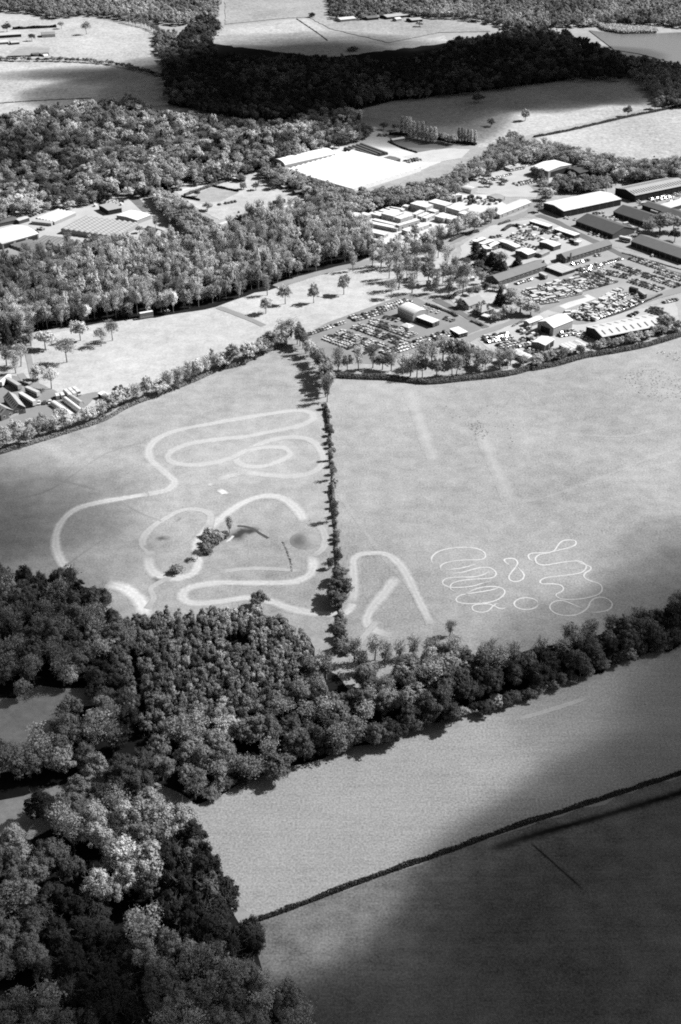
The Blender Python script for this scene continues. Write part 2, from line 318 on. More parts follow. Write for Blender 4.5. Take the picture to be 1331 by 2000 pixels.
# dirt tracks of the left field
mt1c = track_mat('bare_track_surface', G1, .44, soft=.7, strength=1.2); mt1 = track_mat('dirt_track_surface', G1, .30, soft=.7); mt1b = track_mat('worn_track_surface', G1, .345, soft=.75, strength=1.2)
mt2 = track_mat('big_field_track_surface', G2, .33, soft=.7); mtf = track_mat('faint_track_surface', G1, .33, strength=.6)
zt = 0.026
ribbon('dirt_track', [(270, 700), (235, 655), (214, 600), (220, 540), (250, 490), (300, 455), (370, 435), (430, 424), (500, 412), (570, 400)], 5.8, zt + .0007, mt1c, zT, label='bright outer curve of the dirt track', cat='track')
ribbon('dirt_track', [(500, 412), (570, 400), (640, 385), (668, 355), (640, 325), (600, 290), (572, 260), (575, 220), (610, 185), (680, 157), (780, 137), (900, 115), (1020, 96), (1120, 82), (1185, 88), (1200, 110), (1160, 135), (1100, 150), (1020, 165), (950, 180), (850, 190), (740, 205), (670, 230), (642, 258), (670, 282), (740, 290), (820, 280), (890, 260), (950, 230), (1020, 200), (1100, 184), (1170, 188), (1215, 215), (1236, 255), (1232, 285), (1200, 315), (1130, 332), (1050, 330), (940, 318)], 5.8, zt, mt1, zT, label='long looping dirt track with wheel ruts', cat='track')
ribbon('dirt_track', [(950,235),(905,265),(930,290),(1000,295),(1070,275),(1110,250),(1090,226),(1030,221)], 5.2, zt + 0.0014, mt1, zT, closed=True, label='small oval dirt loop inside the upper bend', cat='track')
ribbon('dirt_track', [(405,742),(470,758),(520,790),(548,830),(555,870)], 8, zt + 0.0028, mt1c, zT, label='wide pale dirt bend running into the wood', cat='track')
ribbon('dirt_track', [(570,635),(575,685),(610,713),(680,722),(740,703),(760,660),(750,620),(755,590),(790,540),(850,490),(920,440),(990,412),(1060,410),(1110,435),(1145,470),(1165,508)], 6.5, zt + 0.0042, mt1b, zT, label='dirt track hooking round the pond', cat='track')
ribbon('dirt_track', [(1195,635),(1197,690),(1170,720),(1110,738),(980,741),(850,740),(760,750),(706,770),(700,798),(740,818),(830,813),(900,803),(960,797),(1040,812),(1100,835),(1200,856),(1290,860),(1335,845),(1353,800),(1352,700),(1352,655),(1370,634)], 6, zt + 0.0056, mt1b, zT, label='dirt track doubling back under the hedge gap', cat='track')
ribbon('dirt_track', [(1345,820),(1354,780),(1352,700),(1352,655),(1370,634),(1420,627),(1475,630),(1515,655),(1550,700),(1600,800),(1650,900)], 5.6, zt + .0205, mt2, zT, label='fading dirt loop on the other side of the hedge', cat='track')
ribbon('dirt_track', [(775,1125),(750,1160),(725,1190),(717,1215),(735,1232),(765,1240)], 6.5, zt + 0.0070, mt2, label='short worn track spur beside the hedge', cat='track')
ribbon('dirt_track', [(590,640),(560,610),(545,580),(580,530),(640,490),(700,462),(760,460),(805,480),(800,530)], 4, zt + 0.0084, mtf, zT, label='faint narrow track left of the pond', cat='track')
ribbon('dirt_track', [(1170,505),(1225,525),(1245,570),(1235,610),(1195,640)], 4, zt + 0.0098, mtf, zT, label='faint track skirting the grass mound', cat='track')
ribbon('dirt_track', [(830,345),(905,325),(940,318)], 4, zt + 0.0112, mtf, zT, label='faint end of the upper dirt loop', cat='track')
ribbon('dirt_track', [(560,840),(590,800),(580,760),(650,720)], 3, zt + 0.0126, mtf, zT, label='faint path to the wood edge', cat='track')
ribbon('dirt_track', [(840,700),(900,690),(1000,685),(1150,695)], 3, zt + 0.0140, mtf, zT, label='faint bank above the hairpin track', cat='track')
ribbon('dirt_track', [(740,1210),(700,1260),(685,1320)], 3, zt + 0.0154, track_mat('faint_big_field_track', G2, .3, strength=.7), label='faint narrow path along the hedge end', cat='track')
ribbon('dirt_track', [(800,760),(830,850),(850,900)], 9, zt + 0.0168, track_mat('faint_wide_mark', G2, .30, ruts=False, soft=.9, strength=.45), label='faint pale strip in the big field', cat='track')
ribbon('dirt_track', [(940,840),(965,905),(990,960),(1000,985)], 9, zt + 0.0182, bpy.data.materials['faint_wide_mark'], label='faint pale trodden strip below the tufts', cat='track')
ribbon('dirt_track', [(1010,1405),(1080,1385),(1150,1362)], 2.5, zt + 0.0196, track_mat('front_field_mark', dict(v=.225, big=.5, mid=.4, grain=1.7, gscale=1.2, streak=.35, ang=-.45), .33, strength=.8), label='pale wheel mark below the strip wood', cat='track')
# tyre scribbles of the right field
ms = track_mat('tyre_mark_surface', G2, .40, ruts=False, soft=.6)
SCR = [('wide looping scribble with a flattened top', [(118,255),(108,235),(115,215),(140,195),(190,180),(260,173),(320,177),(360,192),(373,212),(365,228),(340,234),(280,235),(220,240),(170,252),(152,268),(158,290)]),
 ('short curved stroke inside the scribble', [(175,282),(240,277),(290,266),(335,253)]),
 ('second loop of the scribble', [(195,300),(250,297),(300,284),(345,273),(390,272),(418,288),(425,305),(408,321),(360,327),(300,330),(245,338),(210,350),(200,365),(205,380),(235,395)]),
 ('third loop of the scribble', [(393,285),(365,306),(310,318),(240,319),(185,325),(163,340),(168,355),(195,367),(240,370),(310,363),(360,348),(405,339)]),
 ('lowest wide loop of the scribble', [(440,360),(425,375),(380,386),(320,395),(260,405),(232,420),(230,435),(250,445),(300,449),(380,444),(430,430),(462,405),(466,385),(445,370),(400,365),(350,370),(310,383),(275,402)]),
 ('small fish shaped tail of the scribble', [(475,462),(462,473),(440,472),(410,457),(380,450),(330,453),(308,462),(312,480),(345,491),(385,485),(405,465),(425,450),(440,448)]),
 ('figure eight mark', [(495,265),(470,245),(466,232),(490,228),(515,230),(530,248),(520,270),(500,295),(487,318),(495,335),(520,341),(550,332),(562,312),(550,290),(525,265)]),
 ('oval ring mark', [(572+59*math.cos(a), 449+29*math.sin(a)) for a in np.linspace(0, 2*math.pi, 13)]),
 ('long meandering scribble', [(612,245),(590,232),(582,215),(595,203),(640,200),(690,197),(740,185),(790,172),(815,158),(812,142),(785,137),(750,142),(730,160),(710,188),(680,200),(640,208),(618,225),(625,250),(655,260),(700,255),(760,245),(820,240),(850,248),(865,262),(862,280),(840,297),(790,307),(720,315),(665,323),(640,338),(650,352),(700,352),(740,358),(755,375),(745,390),(720,402),(722,415),(750,427),(810,428),(880,418),(930,400),(944,375),(930,352),(880,335),(855,318),(862,298),(885,285),(888,270),(860,258),(820,245)]),
 ('double loop closing the meandering scribble', [(870,490),(930,490),(975,478),(993,455),(980,432),(945,418),(910,422),(888,438),(875,465),(855,485),(820,502),(775,508),(725,500),(692,478),(690,455),(715,437),(755,435),(800,452),(850,475)])]
for i, (lb, pts) in enumerate(SCR):
    ribbon('tyre_track', pts, .95, zt + .021 + .001 * i, ms, zS, label='pale tyre mark in the big field: ' + lb, cat='tyre track', step=1.0)

# grass mound and pond
def dome(name, x, y, rx, ry, h, mat, label, cat):
    c = g(x, y); mb = MB(); n, k = 40, 8
    v = [(0, 0, h)]
    for j in range(1, k + 1):
        t = j / k
        for i in range(n):
            a = 2*math.pi*i/n; v.append((rx*t*math.cos(a), ry*t*math.sin(a), h * (math.cos(t*math.pi)+1)/2 + (.02 if j < k else -.2)))
    f = [(0, 1+i, 1+(i+1) % n) for i in range(n)]
    for j in range(k-1):
        f += [(1+j*n+i, 1+(j+1)*n+i, 1+(j+1)*n+(i+1) % n, 1+j*n+(i+1) % n) for i in range(n)]
    o = mb.add(v, f).build(name, mat, loc=(*c, zt)); o.data.polygons.foreach_set('use_smooth', [True]*len(o.data.polygons))
    return tag(o, label, cat, None, 'structure')
dome('mound', 597, 1056, 8.5, 9, 2.6, grass_mat('mound_grass', .17, big=.3, mid=.6, grain=.8), 'low round grass mound beside the hedge', 'mound')
m_damp = track_mat('damp_ground', G1, .035, ruts=False, soft=.9, strength=1.3); m_tram = track_mat('trampled', G1, .05, ruts=False, soft=1.0, strength=1.1)
ribbon('pond', [(700,355),(750,320),(800,290),(860,285),(890,300)], 10, zt + .010, m_damp, zO, label='damp dark hollow below the pond tree', cat='pond')
ribbon('ditch', [(755,250),(800,252),(860,268),(920,305),(978,338)], 1.6, zt + .014, m_water, zO, label='dark narrow ditch running out of the pond', cat='ditch')
ribbon('ditch', [(640,365),(690,355),(725,320)], 1.2, zt + .016, m_yard2, zO, label='pale curved bank of the pond', cat='bank')
ribbon('ditch', [(955,1661),(1000,1645),(1040,1632),(1180,1593),(1340,1545),(1420,1518)], 5, zt + .004, track_mat('dark_strip_grass', dict(v=.12, big=1.6, mid=1.4, grain=1.9, gscale=1.2, streak=.5, ang=-.45), .01, ruts=False, soft=.8), label='dark strip parallel to the long hedge', cat='ditch')  # flat soft-edged strip, almost black along its middle
ribbon('ditch', [(1030,1640),(1075,1680),(1140,1738)], 1.2, zt + .004, bpy.data.materials['dark_strip_grass'], label='dark furrow running down the hay field', cat='ditch')
ribbon('bare_patch', [(95,415),(125,405),(160,405)], 6, zt + .010, m_tram, zO, label='small dark trampled patch left of the pond', cat='ground')
ribbon('bare_patch', [(150,352),(210,338),(285,348)], 6, zt + .012, m_tram, zO, label='wider dark trampled patch left of the pond', cat='ground')
ribbon('bare_patch', [(300,225),(330,205),(360,180)], 2, zt + .013, m_tram, zO, label='thin dark scrape beside the faint track', cat='ground')
ribbon('bare_patch', [(520,430),(540,390),(600,350),(680,350)], 7, zt + .0135, m_tram, zO, label='worn dark earth around the pond bushes', cat='ground')
ribbon('bare_patch', [(230,640),(170,640),(140,620)], 3, zt + .0125, m_tram, zO, label='dark damp edge below the lower dirt bend', cat='ground')
m_wheel = track_mat('faint_wheel_mark', G2, .27, soft=.9, strength=.3)
for q, p in enumerate([[(930,1000),(1000,985),(1100,960),(1331,870)], [(660,960),(760,1100),(900,1250)], [(1140,850),(1240,850),(1331,820)]]):
    ribbon('wheel_mark', p, 3, zt + .014 + .001*q, m_wheel, label=['faint wheel mark crossing above the scribbles', 'faint wheel mark slanting towards the strip wood', 'faint wheel mark near the dark mottled grass'][q], cat='track')
m_wheel1 = track_mat('faint_wheel_mark_left', G1, .12, soft=.9, strength=.6)
for q, p in enumerate([[zT(210,345), zT(300,365), zT(390,390)], [zT(480,440), zT(540,475), zT(620,505)], [zT(100,800), zT(300,640), zT(420,560)], [zT(60,420), zT(200,380), zT(400,250), zT(560,200)]]):
    ribbon('wheel_mark', p, 1.6, zt + .014 + .001*q, m_wheel1, label=['thin dark line across the upper left field', 'thin dark line beside the faint narrow track', 'thin dark line across the inside of the outer curve', 'thin dark line above the outer curve'][q], cat='track')
ribbon('bare_patch', [(428,955),(437,962),(446,960)], 4, zt + .010, track_mat('bright_earth', G1, .5, ruts=False, soft=.6), label='bright bare patch above the pond track', cat='ground')
ribbon('bare_patch', [(405,946),(411,946),(416,948)], 3, zt + .010, bpy.data.materials['bright_earth'], label='tiny bright bare patch beside the larger one', cat='ground')
# ------------------------------------------------------------------ trees
def unit(n, r, up=-1.0):
    d = r.normal(size=(n * 3 + 8, 3)); d /= np.linalg.norm(d, axis=1)[:, None]; d = d[d[:, 2] > up]
    return d[:n] if len(d) >= n else np.concatenate([d, unit(n - len(d), r, up)])
def leaf_quads(P, Nn, size, r, aspect=1.0):
    """Quads at P facing Nn, turned at random, each its own size and skew."""
    n = len(P); a = np.cross(Nn, r.normal(size=(n, 3))); a /= np.linalg.norm(a, axis=1)[:, None] + 1e-9; b = np.cross(Nn, a)
    s = size * r.uniform(.55, 1.35, (n, 1)); a = a * s * aspect; b = b * s / aspect
    j = lambda: 1 + r.uniform(-.35, .35, (n, 1))
    return np.stack([P - a*j() - b*j()*.6, P + a*j() - b*j(), P + a*j()*.6 + b*j(), P - a*j() + b*j()*.8], 1)
def crown(r, H, Rr, base, ncl, nlf, ls, shape='round', jitter=.27, cl=(.22, .42)):
    zc, rz = (H + base) / 2, (H - base) / 2
    Q = []
    gaps = unit(3, r)
    lobes = [(np.array((math.cos(a), math.sin(a), 0))*Rr*r.uniform(.3, .62), r.uniform(.6, 1.04), r.uniform(.42, .62)) for a in r.uniform(0, 6.283) + np.arange(5)*1.257 + r.normal(size=5)*.3] + [(np.zeros(3), 1.0, .6)]
    for _ in range(ncl):
        for _t in range(6):
            u = unit(1, r, -.55)[0]
            if (gaps @ u).max() < .86: break
        f = r.uniform(.35, .88)
        if shape == 'lobes':
            lo, lh, lr = lobes[int(r.integers(6))]; q = u*Rr*lr*f*1.15; top = base + (H - base)*lh
            c = np.array((lo[0] + q[0], lo[1] + q[1], base + (top - base)*(.56 + .44*u[2]*f))); cr = Rr * r.uniform(*cl)
        elif shape == 'cone':
            t = r.uniform(0, 1) ** 1.3; rad = Rr * (1 - t) * .75 + .15; an = r.uniform(0, 2*math.pi)
            c = np.array((rad*math.cos(an), rad*math.sin(an), base + (H-base) * t * .95)); cr = Rr * (.5 - .3*t)
        elif shape == 'column':
            t = r.uniform(0, 1); rad = Rr * .55 * math.sin(math.pi * min(1, .15 + t * .85)) ; an = r.uniform(0, 2*math.pi)
            c = np.array((rad*math.cos(an), rad*math.sin(an), base + (H-base) * t * .95)); cr = Rr * .42
        elif shape == 'vase':
            t = r.uniform(.1, 1); rad = Rr * (.25 + .6 * t) * r.uniform(.2, 1) * (1 if t < .75 else .75); an = r.uniform(0, 2*math.pi)
            c = np.array((rad*math.cos(an), rad*math.sin(an), base + (H-base) * t * .93)); cr = Rr * r.uniform(*cl)
        else:
            c = np.array((u[0]*Rr*f, u[1]*Rr*f, zc + u[2]*rz*f)); cr = Rr * r.uniform(*cl)
        n = max(4, int(nlf * r.uniform(.6, 1.4)))
        d = unit(n, r, -.75); P = c + d * cr * (r.beta(2.6, 1.5, (n, 1)) * 1.45) * np.array((1, 1, .9))
        P[:, 2] = np.maximum(P[:, 2], .2)
        Nn = d + .35 * u + r.normal(size=(n, 3)) * jitter; Nn /= np.linalg.norm(Nn, axis=1)[:, None]
        Q.append(leaf_quads(P, Nn, ls, r))
    return np.concatenate(Q)
def tubeq(p0, p1, r0, r1, n=5):
    p0, p1 = np.array(p0, float), np.array(p1, float); d = p1 - p0; d = d / (np.linalg.norm(d) + 1e-9)
    a = np.cross(d, (0, 0, 1.0) if abs(d[2]) < .9 else (1.0, 0, 0)); a /= np.linalg.norm(a); b = np.cross(d, a)
    A = 2*np.pi*np.arange(n)/n; ring = np.cos(A)[:, None]*a + np.sin(A)[:, None]*b; nx = np.roll(ring, -1, 0)
    return np.stack([p0 + r0*ring, p0 + r0*nx, p1 + r1*nx, p1 + r1*ring], 1)
def trunk(r, H, Rr, base, nl=6, rad=None, twigs=0, top=.75):
    rad = rad or H * .022; k = base + (H - base) * .25
    mid = np.array((r.normal()*.02*H, r.normal()*.02*H, k)); tip = mid + np.array((r.normal()*.03*H, r.normal()*.03*H, (H-k)*top))
    Q = [tubeq((0, 0, -.3), (0, 0, .6), rad*1.6, rad, 6), tubeq((0, 0, .6), mid, rad, rad*.7, 6), tubeq(mid, tip, rad*.7, rad*.15)]
    for _ in range(nl):
        t = r.uniform(.0, .7); s = mid + (tip - mid)*t if t > .15 else mid*r.uniform(.75, 1)
        an = r.uniform(0, 2*math.pi); e = s + np.array((math.cos(an)*Rr*r.uniform(.5, .85), math.sin(an)*Rr*r.uniform(.5, .85), (H-s[2])*r.uniform(.3, .75)))
        m = (s + e)/2 + np.array((0, 0, -.04*H)); Q += [tubeq(s, m, rad*.42, rad*.28, 4), tubeq(m, e, rad*.28, rad*.08, 4)]
        for _k in range(twigs):
            q = m + (e - m)*r.uniform(0, 1); w = q + unit(1, r, .0)[0]*Rr*r.uniform(.2, .5); Q.append(tubeq(q, w, rad*.12, rad*.04, 3))
    return np.concatenate(Q)
# prototypes: name -> list of (crown quads, trunk quads), real sizes in metres
def protos(n, f): return [f(np.random.default_rng(100 + 17*i)) for i in range(n)]
PR = {
 'big':    dict(H=16, R=6, m=protos(7, lambda r: (crown(r, 16, 5.8, 2.0, 150, 88, .22, 'lobes', cl=(.10, .24)), trunk(r, 16, 6, 3.2, 9, twigs=3)))),
 'round':  dict(H=12, R=5, m=protos(6, lambda r: (crown(r, 12, 4.8, 1.4, 110, 60, .225, 'lobes', cl=(.11, .27)), trunk(r, 12, 5, 2.2, 7, twigs=2)))),
 'mid':    dict(H=13, R=4.6, m=protos(9, lambda r: (crown(r, 13, 4.5, 1.6, 70, 38, .27, 'lobes', cl=(.13, .3)), trunk(r, 13, 4.6, 2.2, 5)))),
 'twig':   dict(H=15, R=4.4, m=protos(8, lambda r: (crown(r, 15, 4.4, 3.4, 74, 17, .20, 'vase', .55, (.16, .32)), trunk(r, 15, 4.4, 4.2, 12, twigs=7, top=.95)))),
 'bare':   dict(H=14, R=5.2, m=protos(4, lambda r: (crown(r, 14, 5.2, 4.0, 84, 22, .20, 'round', .55, (.14, .3)), trunk(r, 14, 5.2, 4.2, 13, twigs=7, top=.85)))),
 'young':  dict(H=9, R=2.2, m=protos(6, lambda r: (crown(r, 9, 2.1, 1.2, 30, 42, .20, 'round', .4, (.22, .42)), trunk(r, 9, 2.0, 1.2, 3)))),
 'poplar': dict(H=18, R=2.6, m=protos(3, lambda r: (crown(r, 18, 2.6, 1.0, 60, 22, .40, 'column'), trunk(r, 18, 2.6, 1.6, 4)))),
 'conifer':dict(H=15, R=3.6, m=protos(4, lambda r: (crown(r, 15, 3.6, .8, 60, 40, .34, 'cone'), trunk(r, 15, 3.6, .8, 3)))),
 'far':    dict(H=13, R=5.2, m=protos(9, lambda r: (crown(r, 13, 5.2, 1.0, 36, 19, .52, 'lobes', cl=(.15, .33)), trunk(r, 13, 5.2, 1.5, 0)[:12]))),
 'bush':   dict(H=4, R=2.6, m=protos(4, lambda r: (crown(r, 4, 2.5, .2, 34, 32, .22), trunk(r, 4, 2.2, .5, 4, rad=.1)))),
}
for k, p in PR.items():
    p['crown'] = [quad_mesh('crown', c, [LEAF['mid']]) for c, t in p['m']]
    p['trunk'] = [quad_mesh('trunk', t, [BARK]) for c, t in p['m']]
    p['both'] = [quad_mesh('tree', np.concatenate([c, t]), [LEAF['mid'], BARK], [0]*len(c) + [1]*len(t)) for c, t in p['m']]
def slot_mat(o, m, i=0):
    o.material_slots[i].link = 'OBJECT'; o.material_slots[i].material = m
def tree(xy, kind, H, Rr, tone, name='tree', label=None, cat='tree', group=None, parts=True, bark=None):
    p = PR[kind]; i = int(rng.integers(len(p['both']))); sc = (Rr/p['R'], Rr/p['R'], H/p['H']); rz = float(rng.uniform(0, 2*math.pi))
    if parts:
        e = empty(name, (*xy, 0), rz); e.scale = sc
        c = link(bpy.data.objects.new('crown', p['crown'][i]), e); slot_mat(c, LEAF[tone])
        t = link(bpy.data.objects.new('trunk', p['trunk'][i]), e)
        if bark: slot_mat(t, bark)
        return tag(e, label, cat, group)
    o = bpy.data.objects.new(name, p['both'][i]); o.location = (*xy, 0); o.rotation_euler = (0, 0, rz); o.scale = sc
    link(o); slot_mat(o, LEAF[tone]); return tag(o, label, cat, group)
def inside(P, poly):
    x, y = P[:, 0], P[:, 1]; r = np.zeros(len(P), bool); n = len(poly)
    for i in range(n):
        (x0, y0), (x1, y1) = poly[i], poly[(i+1) % n]
        c = ((y0 > y) != (y1 > y)); r ^= c & (x < (x1-x0)*(y-y0)/((y1-y0) or 1e-9) + x0)
    return r
def scatter(poly, spacing, jit=.42, seed=0, hc=0, conv=PX):
    G = np.array(gp(poly, conv, hc)); lo, hi = G.min(0), G.max(0); r = np.random.default_rng(seed + 11)
    nx, ny = int((hi[0]-lo[0])/spacing) + 2, int((hi[1]-lo[1])/(spacing*.87)) + 2
    X, Y = np.meshgrid(np.arange(nx), np.arange(ny))
    P = np.stack([lo[0] + (X + .5*(Y % 2))*spacing, lo[1] + Y*spacing*.87], -1).reshape(-1, 2)
    P = P + r.uniform(-jit, jit, P.shape)*spacing
    return P[inside(P, G)]
HOLES = []          # polygons (ground) where no woodland tree stands
def wood_mass(name, items, label, cat='wood'):
    """items: (x, y, kind, H, R, tone value) -> ONE mesh of many trees."""
    V, M, T = [], [], []; r = np.random.default_rng(5)
    for x, y, kind, H, Rr, tv in items:
        p = PR[kind]; c, t = p['m'][int(r.integers(len(p['m'])))]; a = r.uniform(0, 2*math.pi); ca, sa = math.cos(a), math.sin(a)
        q = np.concatenate([c, t]) * np.array((Rr/p['R'], Rr/p['R'], H/p['H'])); w = q.copy()
        w[..., 0] = q[..., 0]*ca - q[..., 1]*sa + x; w[..., 1] = q[..., 0]*sa + q[..., 1]*ca + y
        V.append(w); M += [0]*len(c) + [1]*len(t); T.append(np.full(len(c)+len(t), tv))
    if not V: return
    V = np.concatenate(V); me = quad_mesh(name, V, [LEAF_MASS, BARK], M, np.concatenate(T))
    return tag(link(bpy.data.objects.new(name, me)), label, cat, None, 'stuff')
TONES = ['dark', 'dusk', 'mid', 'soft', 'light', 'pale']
WORD = dict(dark='very dark', dusk='dark', mid='mid grey', soft='softly lit', light='light', pale='very pale')  # words for the leaves' own grey
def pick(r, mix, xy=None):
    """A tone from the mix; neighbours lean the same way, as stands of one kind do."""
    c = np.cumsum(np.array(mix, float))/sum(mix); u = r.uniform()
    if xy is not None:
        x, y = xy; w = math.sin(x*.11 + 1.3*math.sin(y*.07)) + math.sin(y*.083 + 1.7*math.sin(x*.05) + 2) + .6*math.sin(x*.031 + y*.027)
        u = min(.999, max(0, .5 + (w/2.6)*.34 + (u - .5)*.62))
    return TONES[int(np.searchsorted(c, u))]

# --- near woods: every tree its own thing with trunk and crown
NEAR = [  # canopy outline in the photo, canopy height, spacing, kinds, height range, radius range, tone mix, place, shape word
 ([(-40,1120),(60,1112),(130,1118),(200,1150),(205,1195),(150,1218),(90,1235),(20,1245),(-40,1245)], 11, 6.0, ['big'], (15,20), (3.6,5), (6,6,3,0,0,0), 'in the tall wood beside the first dirt bend', 'tall'),
 ([(-40,1250),(80,1232),(170,1205),(235,1195),(250,1235),(210,1270),(150,1305),(80,1325),(-40,1335)], 9, 6.6, ['big','round'], (12,16), (4,5.6), (2,5,5,2,0,0), 'between the tall wood and the grass clearing', 'broad'),
 ([(580,1300),(640,1295),(650,1400),(600,1440),(540,1430),(480,1440),(420,1470),(330,1480),(300,1440),(420,1405),(540,1375)], 8, 6.4, ['big','round'], (10,14), (4,5.6), (1,4,5,2,0,0), 'on the lower side of the young plantation', 'rounded'),
 ([(260,1445),(330,1485),(420,1465),(520,1445),(620,1405),(700,1385),(760,1385),(875,1370),(885,1395),(800,1425),(700,1445),(620,1465),(520,1500),(430,1530),(375,1540),(310,1510),(270,1475)], 7, 6.4, ['big','round'], (10,14), (3.8,5.5), (3,5,4,1,0,0), 'along the wood edge facing the pale mown field', 'bushy'),
 ([(650,1330),(720,1300),(800,1275),(880,1270),(900,1330),(870,1370),(780,1385),(700,1385),(650,1400)], 9, 6.6, ['big','round'], (12,16), (4,6), (1,3,5,3,1,0), 'in the strip wood below the spur track', 'rounded'),
 ([(690,1262),(800,1245),(900,1255),(1010,1268),(1100,1240),(1200,1205),(1330,1150),(1330,1190),(1200,1235),(1100,1270),(1000,1300),(900,1290),(800,1275),(700,1290)], 7, 6.4, ['twig'], (10,13), (3.6,4.6), (1,3,5,3,0,0), 'on the upper edge of the strip wood', 'twiggy'),
 ([(890,1290),(1000,1300),(1100,1270),(1200,1235),(1400,1160),(1400,1215),(1200,1280),(1100,1312),(1000,1345),(910,1365)], 6, 6.4, ['big','round'], (10,14), (3.8,5.4), (5,5,2,0,0,0), 'in the dark end of the strip wood', 'dense'),  # darker leaf tones stand in for the shade over this end
 ([(45,1440),(110,1390),(160,1370),(200,1362),(228,1400),(230,1450),(195,1495),(130,1488),(60,1498),(-30,1515),(-30,1475)], 8, 6.2, ['big','round'], (12,15), (4.2,5.6), (1,3,5,3,0,0), 'in the copse below the clearing', 'leafy'),
 ([(60,1565),(140,1522),(230,1500),(285,1520),(275,1570),(200,1588),(100,1600)], 8, 6.6, ['big'], (12,15), (4.4,5.8), (2,5,4,0,0,0), 'in the row above the pale treetops', 'domed'),
 ([(115,1592),(190,1590),(300,1560),(368,1572),(378,1615),(300,1650),(300,1700),(250,1735),(175,1745),(165,1700),(195,1650),(115,1645)], 10, 6.4, ['big'], (15,19), (4.6,6), (0,0,0,3,5,4), 'among the pale treetops above the dark evergreens', 'lofty'),  # tall trees with pale leaf tones
 ([(330,1640),(385,1622),(408,1650),(435,1720),(465,1765),(515,1830),(515,1865),(440,1855),(380,1825),(305,1755),(280,1720),(300,1685)], 10, 5.6, ['big'], (14,19), (4,5.4), (8,2,0,0,0,0), 'in the dark evergreen clump by the field corner', 'dense'),
 ([(230,1785),(290,1772),(380,1842),(450,1872),(515,1882),(565,1940),(600,2030),(320,2040),(290,1925),(260,1865)], 9, 6.0, ['big'], (13,17), (4.2,5.6), (0,2,4,5,3,0), 'below the dark evergreen clump by the hay field', 'leafy'),
 ([(-40,1640),(60,1652),(72,1720),(66,1830),(55,1895),(-40,1900)], 9, 6.2, ['big'], (12,16), (4.2,5.6), (1,4,5,2,0,0), 'beyond the shaded hollow of the big wood', 'leafy'),
 ([(15,1605),(85,1640),(80,1668),(20,1660)], 9, 6.0, ['big'], (12,14), (4,5), (0,0,0,2,4,3), 'at the top of the shaded hollow', 'pale topped'),
 ([(-40,1925),(80,1935),(155,1975),(175,2040),(-40,2040)], 9, 6.4, ['big'], (13,16), (4.5,6), (0,1,3,5,3,0), 'at the lowest corner of the big wood', 'broad'),
]
NEAR += [  # trees standing in shade, with that shade put into darker leaf tones
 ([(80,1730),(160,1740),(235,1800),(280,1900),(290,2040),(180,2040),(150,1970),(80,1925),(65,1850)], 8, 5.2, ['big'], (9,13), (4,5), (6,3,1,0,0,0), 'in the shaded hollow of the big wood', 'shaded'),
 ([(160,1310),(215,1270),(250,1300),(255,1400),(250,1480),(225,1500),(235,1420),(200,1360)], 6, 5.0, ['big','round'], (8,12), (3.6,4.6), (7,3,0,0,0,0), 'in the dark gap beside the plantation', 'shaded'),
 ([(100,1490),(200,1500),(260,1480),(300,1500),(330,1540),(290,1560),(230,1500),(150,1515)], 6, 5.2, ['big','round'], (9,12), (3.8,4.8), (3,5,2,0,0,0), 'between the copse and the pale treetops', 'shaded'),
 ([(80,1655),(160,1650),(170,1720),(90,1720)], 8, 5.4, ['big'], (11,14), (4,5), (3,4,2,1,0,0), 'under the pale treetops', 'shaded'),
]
near_bases = []
for i, (poly, hc, sp, kinds, hr, rr, mix, place, shp) in enumerate(NEAR):
    r = np.random.default_rng(300 + i)
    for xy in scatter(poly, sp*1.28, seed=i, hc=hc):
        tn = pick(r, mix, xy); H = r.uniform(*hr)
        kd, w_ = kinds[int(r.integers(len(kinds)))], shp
        if shp in ('rounded', 'bushy', 'leafy', 'broad', 'domed', 'lofty', 'tall') and r.uniform() < .28:
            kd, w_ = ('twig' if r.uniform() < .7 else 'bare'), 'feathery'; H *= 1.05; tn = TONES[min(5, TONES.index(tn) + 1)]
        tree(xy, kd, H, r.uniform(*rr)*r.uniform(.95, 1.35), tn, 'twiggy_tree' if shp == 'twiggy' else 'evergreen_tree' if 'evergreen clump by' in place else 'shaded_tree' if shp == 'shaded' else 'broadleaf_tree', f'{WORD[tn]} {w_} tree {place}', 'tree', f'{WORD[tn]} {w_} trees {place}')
        near_bases.append(xy)
# young plantation: 300 nearest on their own, the rest one mass
plant = scatter([(222,1215),(290,1197),(380,1192),(470,1187),(560,1207),(600,1240),(622,1290),(640,1345),(560,1380),(450,1402),(330,1440),(258,1405),(243,1330),(218,1290)], 3.3, .36, 3, 6)
hole, lane = np.array(gp([(440,1235),(480,1228),(500,1250),(470,1262),(440,1258)], h=6)), np.array(gp([(255,1270),(272,1270),(285,1400),(262,1400)], h=6))
plant = plant[~inside(plant, hole) & ~inside(plant, lane)]; plant = plant[np.argsort(plant[:, 1])]
r = np.random.default_rng(9); rest = []
for i, xy in enumerate(plant):
    H, Rr, tn = r.uniform(6.5, 10.5), r.uniform(1.4, 2.2), pick(r, (0, 1, 5, 4, 1, 0))
    if i < 295: tree(xy, 'young', H, Rr, tn, 'young_tree', f'{WORD[tn]} small pointed tree in the lower rows of the plantation', 'young tree', f'{WORD[tn]} lower plantation trees', parts=False)
    else: rest.append((xy[0], xy[1], 'young', H, Rr, LEAFV[tn]*r.uniform(.8, 1.2)))
wood_mass('plantation', rest, 'dense young plantation of small pointed trees below the hairpin track', 'plantation')

